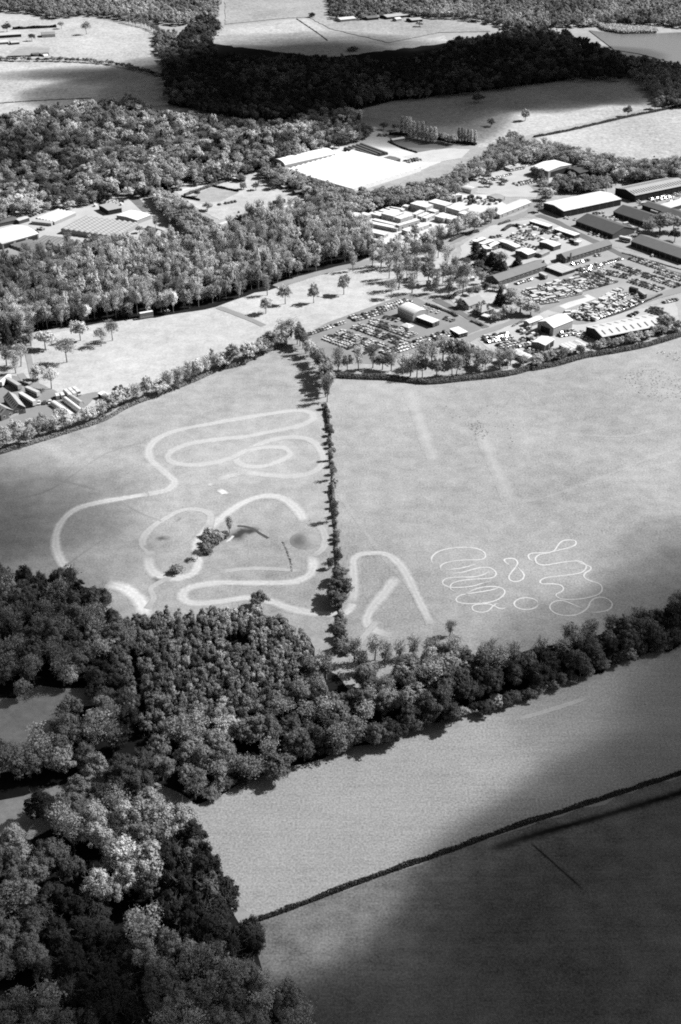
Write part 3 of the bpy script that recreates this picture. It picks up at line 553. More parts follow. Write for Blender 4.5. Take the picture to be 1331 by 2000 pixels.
# --- middle and upper woods
MIDW = [ # outline, canopy height, spacing, kinds, H, R, tone mix, place
 ([(-40,565),(0,520),(40,500),(100,478),(200,472),(300,468),(380,472),(440,455),(480,425),(540,405),(620,398),(680,412),(720,442),(732,468),(715,485),(690,495),(640,500),(560,530),(480,552),(420,572),(330,592),(280,600),(220,600),(160,612),(100,622),(40,640),(-40,640)], 8, 6.0, ['twig','twig','twig','mid'], (10,20), (3.4,5.2), (0,2,5,6,6,4), 'in the middle wood above the meadow'),
 ([(295,372),(330,378),(395,428),(440,455),(380,465),(320,415)], 5, 5.5, ['mid'], (9,12), (4,5), (0,1,4,6,4,1), 'in the belt beside the greenhouse yard'),
 ([(-40,232),(60,216),(150,206),(260,195),(300,216),(350,226),(420,232),(480,242),(560,237),(640,216),(690,218),(728,242),(715,262),(650,280),(560,300),(520,318),(480,332),(430,342),(350,352),(280,372),(220,376),(150,392),(100,398),(50,408),(-40,432)], 7, 7.4, ['mid','mid','twig'], (8,15), (4,6.6), (5,6,5,4,3,3), 'in the upper wood above the greenhouses'),
 ([(505,322),(560,332),(600,350),(680,378),(760,372),(830,358),(905,335),(905,362),(860,382),(780,392),(720,408),(680,412),(620,382),(560,358),(510,340)], 5, 6, ['mid'], (8,12), (4,5.6), (0,1,4,6,5,1), 'in the belt round the white covered nursery'),
 ([(860,350),(930,308),(1000,268),(1030,275),(1100,285),(1180,306),(1260,320),(1400,318),(1400,345),(1250,345),(1190,340),(1110,312),(1060,306),(1010,308),(960,326),(920,342),(900,368),(880,385),(850,380)], 7, 6.2, ['mid','twig'], (10,14), (4,5.6), (0,1,4,6,5,1), 'in the belt above the boxy white shed'),
 ([(1080,350),(1130,345),(1192,355),(1188,368),(1130,373),(1085,370)], 4, 5.5, ['mid'], (8,11), (3.4,4.4), (0,3,6,4,1,0), 'in the clump between the big sheds'),
 ([(1235,335),(1300,330),(1335,340),(1330,352),(1240,350)], 5, 6, ['mid'], (10,13), (4,5), (2,5,3,1,0,0), 'behind the dark roofed shed'),
]
cand = []
for i, (poly, hc, sp, kinds, hr, rr, mix, place) in enumerate(MIDW):
    r = np.random.default_rng(500 + i)
    for xy in scatter(poly, sp, seed=40 + i, hc=hc):
        q = r.uniform()
        if i in (0, 2) and q < .24:
            if q < .12: continue
            kd, H_, R_, t_ = ('conifer', r.uniform(10, 17), r.uniform(2.6, 3.6), 'dusk') if q < .15 else ('mid', r.uniform(*hr)*1.2, r.uniform(*rr)*r.uniform(.7, 1.25), 'light' if q < .21 else 'pale')
            cand.append((xy[1], xy, kd, H_, R_, t_, i, 1.0)); continue
        cand.append((xy[1], xy, kinds[int(r.integers(len(kinds)))], r.uniform(*hr), r.uniform(*rr), pick(r, mix, xy), i, r.uniform(.85, 1.2)))
cand.sort(key=lambda c: c[0]); mass = {}
for n, (_, xy, kind, H, Rr, tn, i, f) in enumerate(cand):
    if n < 290:
        tree(xy, kind, H, Rr, tn, 'woodland_tree', f'{WORD[tn]} {"twiggy" if kind == "twig" else "pointed evergreen" if kind == "conifer" else "leafy"} tree {MIDW[i][7]}', 'woodland tree', f'{WORD[tn]} {kind} trees {MIDW[i][7]}', parts=False)
    else: mass.setdefault(i, []).append((xy[0], xy[1], kind, H, Rr, LEAFV[tn]*f))
NAMES = {0: 'rear of the middle wood above the bright meadow', 1: 'narrow tree belt beside the greenhouse yard', 2: 'mixed upper wood above the greenhouses', 3: 'tree belt round the white covered nursery', 4: 'tree belt above the boxy white shed', 5: 'clump of trees between the big sheds', 6: 'dark trees behind the dark roofed shed'}
for i, it in mass.items(): wood_mass('woodland', it, NAMES[i])
# --- far woods: masses
FARW = [
 ([(322,112),(350,72),(400,22),(430,40),(412,90),(430,112),(520,112),(640,112),(760,122),(870,95),(880,78),(960,72),(1010,52),(1100,62),(1180,97),(1230,112),(1250,132),(1210,148),(1100,148),(1000,162),(900,176),(760,188),(680,202),(640,216),(560,228),(480,222),(400,218),(330,190),(320,150)], 9.0, (10,15), (4.6,6.4), (7,4,1,0,0,0), 'broad far wood lying in the cloud shadow'),  # leaf tones darkened too, to deepen the cloud shadow
 ([(735,-25),(750,18),(840,28),(880,28),(960,38),(1000,48),(1100,45),(1160,42),(1290,42),(1400,50),(1400,-25)], 9.5, (10,15), (4.8,6.5), (1,3,6,5,2,0), 'far wood above the strip of pale reeds'),
 ([(-40,-25),(0,16),(60,18),(100,30),(170,22),(230,28),(300,36),(345,42),(420,30),(440,-25),(300,-5),(220,6),(190,-25)], 9.0, (10,15), (4.5,6), (0,2,6,5,2,0), 'far wood above the lone bare tree'),
 ([(1215,112),(1260,112),(1400,145),(1400,205),(1290,196),(1250,160)], 8.5, (10,14), (4.5,6), (1,4,5,2,0,0), 'far wood at the end of the long pasture'),
 ([(640,-25),(735,-25),(745,25),(700,30),(650,28)], 9.0, (9,13), (4.5,6), (1,4,5,2,0,0), 'far trees behind the long low sheds'),
 ([(300,60),(340,60),(350,110),(320,125),(310,100)], 9, (9,13), (4.5,6), (1,3,5,3,0,0), 'far trees linking the two pastures'),
]
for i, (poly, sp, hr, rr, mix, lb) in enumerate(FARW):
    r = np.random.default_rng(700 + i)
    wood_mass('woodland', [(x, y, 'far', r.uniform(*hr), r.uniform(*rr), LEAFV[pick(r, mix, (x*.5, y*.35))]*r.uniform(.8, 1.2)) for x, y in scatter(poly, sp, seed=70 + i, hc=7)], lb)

# --- single trees, each by its own description: canopy centre, height, radius, kind, tone, label
SINGLE = [
 (45,1342,11,4,'round','soft','lone light bush tree in the small clearing'), (135,1312,12,4.6,'round','light','pale round tree at the end of the clearing'),
 (188,1195,12,4,'big','soft','fluffy light tree between the tall wood and plantation'),
 (664,1118,9,4.6,'round','mid','upper of three crowded hedge trees above the track crossing'), (663,1145,11,6.4,'round','dusk','biggest of three crowded hedge trees above the track crossing'), (655,1168,9,5.4,'round','dusk','lowest of three crowded hedge trees above the track crossing'), (657,1045,4,1.8,'bush','mid','low hedge bush under the middle hedge tree'), (648,905,4,1.6,'bush','mid','tiny hedge bush under the slender hedge tree'), (643,860,4,1.6,'bush','mid','tiny hedge bush at the end of the thick hedge'), (508,1165,9,4.6,'round','mid','round tree beside the hairpin track'),
 (448,1022,10,2.6,'twig','mid','narrow tree at the head of the pond'), (425,1046,5,4.2,'bush','soft','spreading willow bush beside the pond'), (405,1055,4,3.2,'bush','mid','dark low bush below the willow bush'),
 (385,1082,5,3,'bare','dusk','fallen looking bare tree across the dirt track'), (345,1110,4,3.6,'bush','mid','brushy scrub inside the lower dirt bend'),
 (653,994,12,3.2,'twig','dusk','middle hedge tree with a long dark shadow'), (650,920,9,2.6,'twig','mid','slender hedge tree above the middle one'), (645,886,7,2.2,'twig','mid','small hedge tree near the oval dirt loop'), (662,1080,8,2.2,'twig','dusk','thin hedge tree beside the dirt spur'), (645,1098,6,2,'bush','dusk','low hedge bush beside the thin hedge tree'),
 (662,1262,5,3,'bush','mid','bush at the lower end of the field hedge'), (880,1225,8,3.4,'twig','mid','bare scrubby tree where the big field meets the strip wood'),
 # bright meadow
 (672,548,15,4.2,'mid','soft','upright tree farthest along the bright meadow'), (613,566,14,3.6,'mid','soft','upright tree second along the bright meadow'), (557,566,15,4.2,'mid','light','pale upright tree third along the bright meadow'), (519,592,11,4,'mid','light','round tree nearest the grey meadow path'), (522,555,12,3.6,'twig','soft','thin tree at the meadow edge near the wood'),
 (560,640,14,6.4,'bare','light','big open crowned tree above the hedge corner'), (440,560,11,4.4,'mid','soft','round tree where the grey path leaves the wood'), (466,562,11,3.4,'twig','soft','slim tree where the grey path leaves the wood'),
 # bottom-left park
 (155,640,13,5,'mid','light','pale lollipop tree nearest the middle wood'), (86,657,13,5.4,'mid','pale','palest round topped tree in the park'), (128,680,14,5.6,'bare','soft','spreading bare tree in the middle of the park'), (196,655,11,4,'bare','soft','small bare tree beside the pale lollipop tree'), (218,640,13,4.2,'bare','soft','tall thin tree nearest the parked bus'), (98,735,12,4.6,'bare','light','bare tree standing by the trailers'), (72,725,9,4.4,'mid','light','bushy tree behind the trailers'), (38,690,13,4.6,'bare','soft','bare tree above the trailers'), (28,705,12,4,'twig','soft','thin tree above the white lorry'), (10,690,12,4,'twig','mid','thin tree over the yard edge'), (58,650,13,4,'twig','mid','thin tree beside the dark conifer'),
 (12,648,14,3,'conifer','dark','black pointed conifer in the park corner'), (28,640,11,3,'conifer','dark','smaller black conifer in the park corner'), (45,665,12,4,'mid','dusk','dark leafy tree under the conifers'),
 # car park / house gardens
 (745,500,15,4.4,'twig','soft','tall thin tree at the tip of the middle wood'), (690,505,14,3.6,'twig','light','thin pale tree beside the wood tip'), (728,495,15,3.6,'twig','light','slim tree beside the tall thin one'), (780,535,17,5,'twig','soft','tall open tree left of the tree group above the marquee'), (806,545,15,4.8,'twig','soft','second open tree above the marquee'), (838,525,17,5,'mid','soft','big leafy tree above the marquee'), (852,545,15,4.6,'twig','mid','thin stemmed tree above the marquee'), (878,555,12,4.4,'twig','mid','small tree beside the pale bungalow'), (905,555,12,5,'bare','soft','spreading bare tree in front of the bungalow'), (765,560,12,4,'bare','soft','faint bare tree at the meadow end'),
 (857,478,15,4.4,'mid','mid','dark leafy tree beside the pale road'), (770,480,13,5,'mid','light','pale round tree below the cabins'), (812,478,11,4.6,'mid','light','pale tree screening the lower cabins'), (835,470,10,4,'mid','light','pale tree beside the road bend'), (895,437,13,5,'mid','light','bright tree between the cabins and the road'), (928,432,14,5,'mid','light','bright tree next to the long white hut'), (960,420,10,4,'twig','light','faint pale tree by the long white hut'),
 (945,498,12,4.6,'conifer','dark','black conifer at the yard corner'), (962,505,12,4.6,'conifer','dark','second black conifer at the yard corner'), (930,485,11,4.2,'conifer','dark','first black conifer at the yard corner'), (975,520,12,4.5,'conifer','dark','black conifer behind the white garage'), (985,522,11,3.6,'conifer','dusk','dark conifer beside the bare garden tree'), (980,505,12,4.8,'bare','mid','bare garden tree behind the conifers'), (1012,508,7,3,'conifer','dark','round black conifer above the brick range'), (913,522,8,1.6,'conifer','dark','slim black cypress on the lawn'), (890,522,6,2,'conifer','dark','short dark cypress on the lawn'), (933,528,7,3.2,'mid','soft','round garden bush tree on the lawn'), (942,540,8,3.4,'twig','light','pale bare tree beside the brick range'),
 (978,575,11,3.0,'conifer','dark','tall dark yew behind the hip roofed house'), (1018,588,12,7.4,'mid','light','large pale hazy tree beside the van yard'), (1038,600,9,5.4,'mid','soft','low hazy tree at the van yard gate'), (1000,577,10,5,'twig','soft','upright hazy tree between the yew and the van yard'), (990,605,8,4.6,'mid','light','bright bush tree in front of the hip roofed house'), (970,615,6,3.6,'mid','mid','dark bush beside the lane'),
 (918,680,11,5,'mid','soft','round tree between the car park and the white yard'), (945,695,11,5,'mid','mid','dark round tree below the white yard'), (895,690,11,5,'bare','light','open tree at the car park corner'), (1305,625,11,5.4,'mid','mid','dark tree at the end of the striped warehouse roof'), (1290,590,0,0,'','',''),
 (1068,374,11,5.6,'mid','pale','bright round tree beside the big white roof'), (1053,403,7,3.4,'mid','mid','dark tree at the end of the big white roof'), (1292,428,16,9,'mid','mid','huge spreading tree among the long sheds'), (1268,440,12,6.4,'twig','mid','bare tree on the street side of the huge spreading tree'), (1318,432,13,6.4,'mid','soft','pale tree behind the huge spreading tree'), (1320,455,10,4.4,'mid','dusk','dark tree at the end of the lower sheds'), (1205,345,11,4.6,'mid','dusk','dark round tree behind the skylit shed'), (1255,335,12,5,'mid','dusk','dark tree behind the long skylit shed'), (1318,318,14,4.6,'twig','soft','tall thin tree over the pale pasture'),
 # allotment
 (535,355,9,4.6,'mid','dusk','dark round tree at the top of the allotment'), (500,362,6,3,'mid','mid','small tree beside the dark round one'), (385,375,6,2.6,'mid','dusk','small dark tree on the vegetable plot'), (405,400,7,4,'mid','soft','pale tree below the vegetable plot'), (395,330,10,5,'mid','mid','domed tree above the bleached track'), (470,345,6,4,'bush','mid','bush along the vegetable plot'), (550,340,8,4,'mid','mid','round tree beside the nursery corner'), (475,362,5,3,'bush','mid','second bush along the vegetable plot'),
 (205,450,0,0,'','',''), (195,465,7,4,'mid','mid','dark bush in front of the big greenhouse'), (218,467,6,3,'mid','dusk','darker bush at the greenhouse corner'), (303,430,9,2.6,'twig','mid','thin tree beside the small white house'), (272,445,6,2.6,'mid','soft','small tree at the greenhouse end'),
 # far lone trees
 (1027,222,13,5.8,'round','soft','lone round tree standing in the long pasture'), (1228,214,12,5.6,'round','mid','round tree on the thin dark hedge'), (1281,200,12,5.4,'round','mid','second round tree on the thin dark hedge'), (935,190,10,8,'round','dusk','wide dim bush in the shaded pasture'), (168,52,18,8,'bare','mid','lone bare tree in the far pasture'), (13,50,15,7,'mid','mid','dark tree beside the far farm'), (62,70,12,5,'mid','dusk','dark tree in the far farm yard'), (120,48,10,6,'bare','soft','faint bare tree by the straight pale path'), (375,12,0,0,'','',''), (960,238,8,5,'mid','mid','bush where the hedge meets the belt'), (1000,262,11,7,'mid','mid','domed tree at the end of the thin hedge'), (750,243,9,5.4,'mid','mid','round bush beside the bleached track'), (772,246,8,5,'mid','mid','second round bush beside the bleached track'), (690,95,6,8,'bush','dusk','dark clump in the far shaded field'), (1145,5,0,0,'','',''), (610,28,7,5,'bush','dusk','bush beside the far low sheds'), (645,22,9,5,'mid','dusk','dark tree beside the far low sheds'), (755,24,9,6,'mid','mid','tree behind the long low sheds'), (820,45,9,6,'mid','light','bright round trees at the end of the far sheds')]
for (x, y, H, Rr, kind, tn, lb) in SINGLE:
    if H and y > 300 and y < 760: H, Rr = H*1.2, Rr*1.25
    if H: tree(g(x, y, H*.58), kind, H, Rr, tn, 'bush' if kind == 'bush' else 'tree', lb, 'bush' if kind == 'bush' else 'tree')
# poplar rows beside the nursery beds
for i, x in enumerate([786,794,801,809,817,826,834,842,850]):
    tree(g(x, 246 + i*2.2, 8), 'poplar', 18 - i*.6 + (i % 3)*1.5, 2.9, 'pale', 'poplar_tree', 'pale poplar in the thick row above the nursery beds', 'poplar', 'thick row of pale poplars', parts=False)
for i, x in enumerate([897,903,909,915,921,929]):
    tree(g(x, 263 + i*1.4, 6), 'poplar', 14, 2.0, 'light', 'poplar_tree', 'thin poplar in the spaced row beside the pale paddock', 'poplar', 'spaced row of thin poplars', parts=False)
for i, x in enumerate([862,870,878,886]):
    tree(g(x, 266 + i*2, 5), 'mid', 11, 5.4, 'pale', 'hedgerow_tree', 'bright bushy tree between the two poplar rows', 'tree', 'bushy trees between the poplar rows', parts=False)
# hedgerow trees (along the field boundaries), canopy centres
def row(pts, spacing, hr, rr, mix, kinds, lb, grp, seed, width=2.0):
    r = np.random.default_rng(seed); C = spline(gp(pts), spacing)
    for c in C:
        tn = pick(r, mix)
        tree(c + r.normal(size=2)*width*.5, kinds[int(r.integers(len(kinds)))], r.uniform(*hr), r.uniform(*rr), tn, 'hedgerow_tree', f'{WORD[tn]} {lb}', 'hedgerow tree', f'{WORD[tn]} {grp}', parts=False)
row([(-20,885),(40,868),(90,850),(150,835),(200,812),(240,790)], 5.4, (9,13), (4,5.4), (0,0,2,5,6,2), ['mid','twig'], 'bushy tree along the field edge below the white tunnels', 'trees below the white tunnels', 1)
row([(-10,868),(60,845),(120,828)], 6, (9,12), (4,5.2), (0,0,1,4,6,2), ['mid'], 'full tree in the second row below the brick barn', 'trees below the brick barn', 2)
row([(250,788),(290,775),(330,765),(385,742),(430,718)], 6.2, (11,16), (4.4,6.2), (0,0,2,5,6,1), ['mid','twig','mid'], 'tall bushy tree on the boundary between meadow and track field', 'boundary trees beside the meadow', 3)
row([(440,718),(480,706),(510,695),(530,680),(560,672)], 6, (11,15), (5,6.6), (0,0,3,5,5,0), ['mid'], 'leafy tree near the corner of the two grass fields', 'trees near the field corner', 4)
row([(585,672),(600,690),(615,705),(628,725),(635,745),(640,765),(641,785)], 4.8, (12,17), (3.8,5.2), (0,1,3,5,4,0), ['mid','twig'], 'tree in the hedge throwing long shadows on the track field', 'hedge trees with long shadows', 5)
row([(655,728),(700,722),(750,722),(800,735),(830,738),(880,735)], 5.6, (12,19), (4.4,6), (0,1,3,5,5,1), ['mid','twig'], 'tree between the car park and the big plain field', 'trees below the car park', 6)
row([(890,735),(930,728),(975,722),(1000,715)], 5.2, (13,19), (4.2,5.6), (0,1,3,5,4,0), ['twig','bare'], 'thin tree between the white yard and the big plain field', 'trees below the white yard', 7)
row([(1050,715),(1090,702),(1140,690),(1190,680),(1240,668),(1290,655),(1330,645)], 4.2, (6,9), (3.2,4.4), (0,1,3,5,5,1), ['mid'], 'shrubby tree under the striped warehouse roof', 'shrubs under the striped warehouse', 8)
row([(820,720),(850,712),(880,705),(905,712)], 5.5, (14,20), (5,6.4), (0,0,2,5,5,1), ['bare','twig','mid'], 'open crowned tree at the lower car park edge', 'trees at the lower car park edge', 12)
row([(-20,119),(60,120),(130,120),(190,124),(250,134),(310,150)], 8, (5,7), (4,5.5), (1,4,5,2,0,0), ['far'], 'round bush along the far hedge below the farm plots', 'bushes along the far hedge', 9)
row([(230,38),(260,48),(290,55),(310,66),(330,85)], 8, (9,12), (4,5), (0,2,5,5,1,0), ['twig'], 'thin tree in the far belt beside the bare tree pasture', 'thin trees of the far belt', 10)
row([(1270,345),(1300,345),(1335,345)], 7, (8,12), (4,5), (0,3,5,3,0,0), ['twig'], 'twiggy tree behind the long skylit shed', 'trees behind the skylit shed', 11)

row([(705,480),(740,500),(780,494),(815,486)], 6, (14,20), (4,5.4), (0,0,2,5,6,1), ['twig','bare','mid'], 'tree on the verge between the cabins and the pale road', 'trees on the cabin verge', 13, 5)
row([(835,482),(868,470),(900,455),(930,442),(960,430)], 6, (11,16), (4.4,6), (0,0,1,4,6,3), ['mid','twig'], 'bright tree beside the pale road above the black conifers', 'bright trees beside the pale road', 14, 3)
row([(755,540),(790,548),(825,545),(860,552),(890,560),(915,565)], 7, (15,22), (4.4,6), (0,1,4,5,4,0), ['twig','twig','bare'], 'tall open tree in the group above the marquee', 'tall trees above the marquee', 15, 5)
row([(750,520),(790,522),(830,520),(870,528)], 8, (14,20), (4.4,6), (0,1,4,5,4,0), ['twig','bare'], 'rear tree in the group above the marquee', 'rear trees above the marquee', 16, 5)
row([(895,605),(915,592),(935,600),(950,612)], 6, (5,8), (3,4.4), (1,3,4,4,2,0), ['mid'], 'garden shrub around the two houses', 'garden shrubs by the houses', 20, 4)
row([(885,540),(905,528),(935,530),(960,545),(985,535)], 7, (6,11), (3,5), (2,3,3,4,3,1), ['mid','bare'], 'garden tree around the bungalow lawn', 'garden trees round the bungalow', 21, 6)
row([(920,575),(950,566),(985,570),(1000,590)], 5, (4,7), (3,4), (1,4,5,3,0,0), ['mid'], 'shrub along the garden hedge above the houses', 'shrubs of the garden hedge', 22, 2)
row([(960,705),(1000,712),(1050,712),(1100,700)], 6, (5,9), (3,4.4), (1,3,4,4,2,0), ['mid','twig'], 'scrubby tree behind the low panelled shed', 'scrub behind the panelled shed', 23, 3)
row([(1040,340),(1060,352),(1062,372)], 6, (6,10), (3.4,4.6), (0,2,4,4,3,0), ['mid'], 'bushy tree at the road end of the white roofed warehouse', 'bushes at the warehouse road end', 24, 3)
row([(930,345),(955,352),(985,360),(940,365)], 9, (4,7), (3,4), (1,3,4,3,1,0), ['mid'], 'low bush around the small grey hut', 'bushes around the grey hut', 25, 4)
row([(1075,385),(1110,372),(1150,368),(1190,362)], 6, (9,13), (4.4,5.6), (0,2,5,4,2,0), ['mid'], 'leafy tree behind the big white roofed warehouse', 'trees behind the white roofed warehouse', 17, 4)
row([(1200,350),(1240,340),(1290,334),(1330,330)], 7, (12,16), (4.4,6), (1,4,5,2,0,0), ['mid','twig'], 'tall tree behind the dark walled skylit shed', 'trees behind the dark walled shed', 18, 4)

row([(400,1560),(470,1530),(540,1500),(640,1472),(760,1440),(870,1408),(960,1385),(1080,1345),(1200,1300),(1335,1252)], 3.6, (4,7), (2.6,4), (4,5,3,1,0,0), ['round'], 'low shrubby tree fringing the mown field', 'shrubs fringing the mown field', 19, 2)
row([(640,800),(646,850),(649,910),(651,960),(655,1010),(657,1060),(660,1110),(666,1200)], 7, (2,5), (1.1,2.4), (1,4,4,2,0,0), ['bush'], 'bush growing in the hedge that divides the two grass fields', 'bushes of the dividing hedge', 26, 1.2)
row([(662,1225),(668,1250),(672,1275)], 3, (3,6), (2,3.4), (1,4,4,1,0,0), ['bush'], 'bush at the wood end of the dividing hedge', 'bushes at the wood end of the dividing hedge', 27, 2)
row([zO(540,330), zO(600,320), zO(640,345), zO(560,400), zO(520,430)], 5, (3,5), (2.4,3.6), (1,3,4,3,0,0), ['bush','bush'], 'bush crowding the edge of the damp hollow', 'bushes round the damp hollow', 28, 2)
# hedges
def hedge(name, pts, width, height, density, tone, label, size=.3, conv=PX, vary=.5, seed=0):
    r = np.random.default_rng(900 + seed); C = spline(gp(pts, conv), 1.0); n = int(len(C)*density)
    i = r.integers(0, len(C)-1, n); T = C[i+1] - C[i]; T /= np.linalg.norm(T, axis=1)[:, None] + 1e-9
    lump = 1 - vary * (.5 + .5*np.sin(i*.35 + 2*np.sin(i*.09)))[:, None] * r.uniform(.3, 1, (n, 1))
    a = r.uniform(-.2, math.pi + .2, (n, 1)); rad = r.uniform(.75, 1.05, (n, 1))
    off = np.cos(a)*rad*width/2; z = np.maximum(np.sin(a)*rad*height*lump, .05)
    Nn2 = np.stack([-T[:, 1], T[:, 0]], 1)
    P = np.concatenate([C[i] + T*r.uniform(-.6, .6, (n, 1)) + Nn2*off, z], 1)
    nr = np.concatenate([Nn2*np.cos(a), np.sin(a)], 1) + r.normal(size=(n, 3))*.5; nr /= np.linalg.norm(nr, axis=1)[:, None]
    me = quad_mesh(name, leaf_quads(P, nr, size, r), [LEAF[tone]]); return tag(link(bpy.data.objects.new(name, me)), label, 'hedge')
hedge('hedge', [(508,1796),(560,1778),(660,1740),(760,1703),(880,1662),(1000,1618),(1180,1560),(1340,1508),(1420,1482)], 1.5, 2.3, 55, 'dark', 'long clipped hedge between the mown field and the hay field', .24, vary=.75, seed=1)
hedge('hedge', [(637,797),(641,825),(645,845)], 1.7, 2.4, 60, 'dusk', 'dark thick hedge stretch at the top of the dividing line', seed=2)
hedge('hedge', [(645,848),(646,880),(649,920),(650,945)], .7, 1.0, 30, 'mid', 'thin low hedge stretch beside the oval dirt loop', seed=3)
hedge('hedge', [(649,948),(651,975),(653,1000)], 1.8, 2.4, 60, 'dusk', 'dark thick hedge stretch above the middle hedge tree', seed=4)
hedge('hedge', [(653,1000),(655,1015),(657,1050),(658,1090),(660,1120),(664,1170),(667,1208)], 1.1, 1.5, 40, 'dusk', 'broken hedge stretch beside the grass mound', seed=5)
hedge('hedge', [(667,1208),(668,1230),(669,1250)], 2.4, 2.6, 70, 'dusk', 'short dark hedge stub below the hairpin track crossing', seed=6)
hedge('hedge', [(1045,268),(1100,258),(1165,243),(1230,228),(1290,216),(1330,207)], 3, 2.2, 40, 'dusk', 'thin dark hedge between the two pale pastures', .5, seed=7)
hedge('hedge', [(650,735),(700,738),(760,740),(830,748),(900,742),(990,732),(1040,718)], 5, 3, 110, 'dusk', 'dark hedge between the car park trees and the big field', .35, seed=8)
hedge('hedge', [(1040,722),(1090,712),(1140,698),(1200,688),(1260,676),(1330,655),(1400,630)], 4, 3, 80, 'dusk', 'dense dark hedge under the striped warehouse', .4, seed=9)
hedge('hedge', [(440,715),(385,742),(320,768),(250,795),(200,822),(100,855),(-30,895)], 2.6, 2.2, 50, 'mid', 'hedge along the top of the track field', .35, seed=10)
hedge('hedge', [zN(540,640), zN(650,680), zN(760,720), zN(825,755)], 2.0, 1.8, 60, 'mid', 'clipped hedge beside the marquee parking bays', .3, seed=11)
hedge('hedge', [zN(955,800), zN(1010,820), zN(1065,845)], 1.8, 1.6, 60, 'mid', 'short clipped hedge round the small parking bays', .3, seed=12)
hedge('hedge', [zE(580,370), zE(640,340), zE(700,320)], 1.2, 1.4, 40, 'soft', 'scrubby hedge behind the low white annex', .3, seed=13)
hedge('hedge', [zA(480,570), zA(600,590), zA(720,570), zA(900,510), zA(1040,445), zA(1180,385)], 1.4, 1.2, 40, 'dusk', 'low hedge round the van and car yard', .3, seed=14)
hedge('hedge', [zA(870,60), zA(1000,95), zA(1100,125), zA(1331,190)], .8, 1.0, 30, 'mid', 'thin hedge above the car rows', .3, seed=15)
hedge('hedge', [zF(0,340), zF(120,285), zF(260,250)], 2.4, 2.2, 60, 'dusk', 'dark hedge beside the pale road', .35, seed=16)
hedge('hedge', [zF(455,185), zF(550,155)], 2.0, 2.0, 60, 'mid', 'short clipped hedge on the road verge', .3, seed=17)
hedge('hedge', [zF(490,240), zF(560,200), zF(640,205)], 3, 2.2, 60, 'dusk', 'bushy hedge at the top of the breaker yard', .35, seed=18)
hedge('hedge', [zH(105,262), zH(245,290)], 1.6, 2.0, 60, 'dark', 'short dark hedge at the lower end of the vegetable plot', .35, seed=19)
hedge('hedge', [zH(355,180), zH(450,200), zH(550,220)], 1.6, 2.0, 60, 'dark', 'short dark hedge at the upper end of the vegetable plot', .35, seed=20)
hedge('hedge', [zH(130,250), zH(330,180), zH(470,135), zH(600,140)], 3, 2.4, 50, 'mid', 'bushy hedge along the bleached track', .4, seed=21)
hedge('hedge', [zH(60,140), zH(230,140), zH(260,120)], 3, 3, 60, 'dark', 'dark hedge below the domed tree', .4, seed=22)
hedge('hedge', [zK(0,318), zK(90,310), zK(180,305)], 3, 5, 60, 'dark', 'tall dark hedge in front of the far farm', .7, seed=23)
hedge('hedge', [zK(120,258), zK(300,250), zK(490,240)], 3, 4, 50, 'dark', 'long dark hedge behind the far farm', .7, seed=24)
hedge('hedge', [zJ(290,240), zJ(400,290), zJ(520,328)], 1.6, 1.6, 40, 'dark', 'dark strip hedge between the nursery beds and the track', .4, seed=25)
hedge('hedge', [zJ(300,180), zJ(520,190), zJ(660,210), zJ(830,245), zJ(1000,265)], 4, 3, 50, 'dark', 'dark hedge under the poplars', .5, seed=26)
hedge('hedge', [(880,583),(905,570),(960,560),(985,566)], 3, 2.2, 60, 'mid', 'garden hedge between the bungalow and the houses', .35, seed=27)
hedge('hedge', [(440,720),(470,712),(515,690),(560,672)], 3, 2.4, 60, 'mid', 'hedge at the meeting corner of the grass fields', .35, seed=28)
hedge('hedge', [(580,38),(620,65),(640,80)], 1.0, 1.4, 30, 'dusk', 'thin dark hedge climbing the far hillside', .4, seed=29)
hedge('hedge', [(-30,205),(70,198),(180,193)], .8, 1.2, 25, 'mid', 'faint thin hedge across the far pasture', .5, seed=30)
hedge('hedge', [zO(1085,365), zO(1110,420), zO(1140,510), zO(1150,580)], .8, .5, 6, 'mid', 'sparse row of scrub beside the grass mound', .25, seed=31)
# reeds strip, tufts
rd = scatter([(1166,50),(1180,60),(1215,67),(1284,66),(1280,58),(1220,56)], 1.6, .5, 60)
r = np.random.default_rng(4); Q = np.concatenate([leaf_quads(np.concatenate([p + r.normal(size=(9, 2))*.8, r.uniform(.5, 5, (9, 1))], 1), unit(9, r, .3), .8, r) for p in rd]) if len(rd) else None
if Q is not None: tag(link(bpy.data.objects.new('reeds', quad_mesh('reeds', Q, [LEAF['pale']]))), 'strip of pale reeds beside the grey far field', 'reeds', None, 'stuff')
tf = [scatter(p, s, .5, 80 + i) for i, (p, s) in enumerate([([(915,830),(935,822),(958,845),(945,858),(930,850)], 1.5), ([(1210,735),(1260,715),(1340,740),(1340,780),(1290,785),(1240,765)], 2.6), ([(860,790),(1000,780),(1010,880),(900,870)], 9)])]
P = np.concatenate(tf); r = np.random.default_rng(6); P = P[r.uniform(size=len(P)) < .7]
pt = np.concatenate([np.concatenate([p + r.normal(size=(5, 2))*.25, r.uniform(.05, .4, (5, 1))], 1) for p in P])
tag(link(bpy.data.objects.new('weed_tufts', quad_mesh('weed_tufts', leaf_quads(pt, unit(len(pt), r, .2), .15, r), [LEAF['dusk']]))), 'dark weed tufts dotted over the grass fields', 'weeds', None, 'stuff')

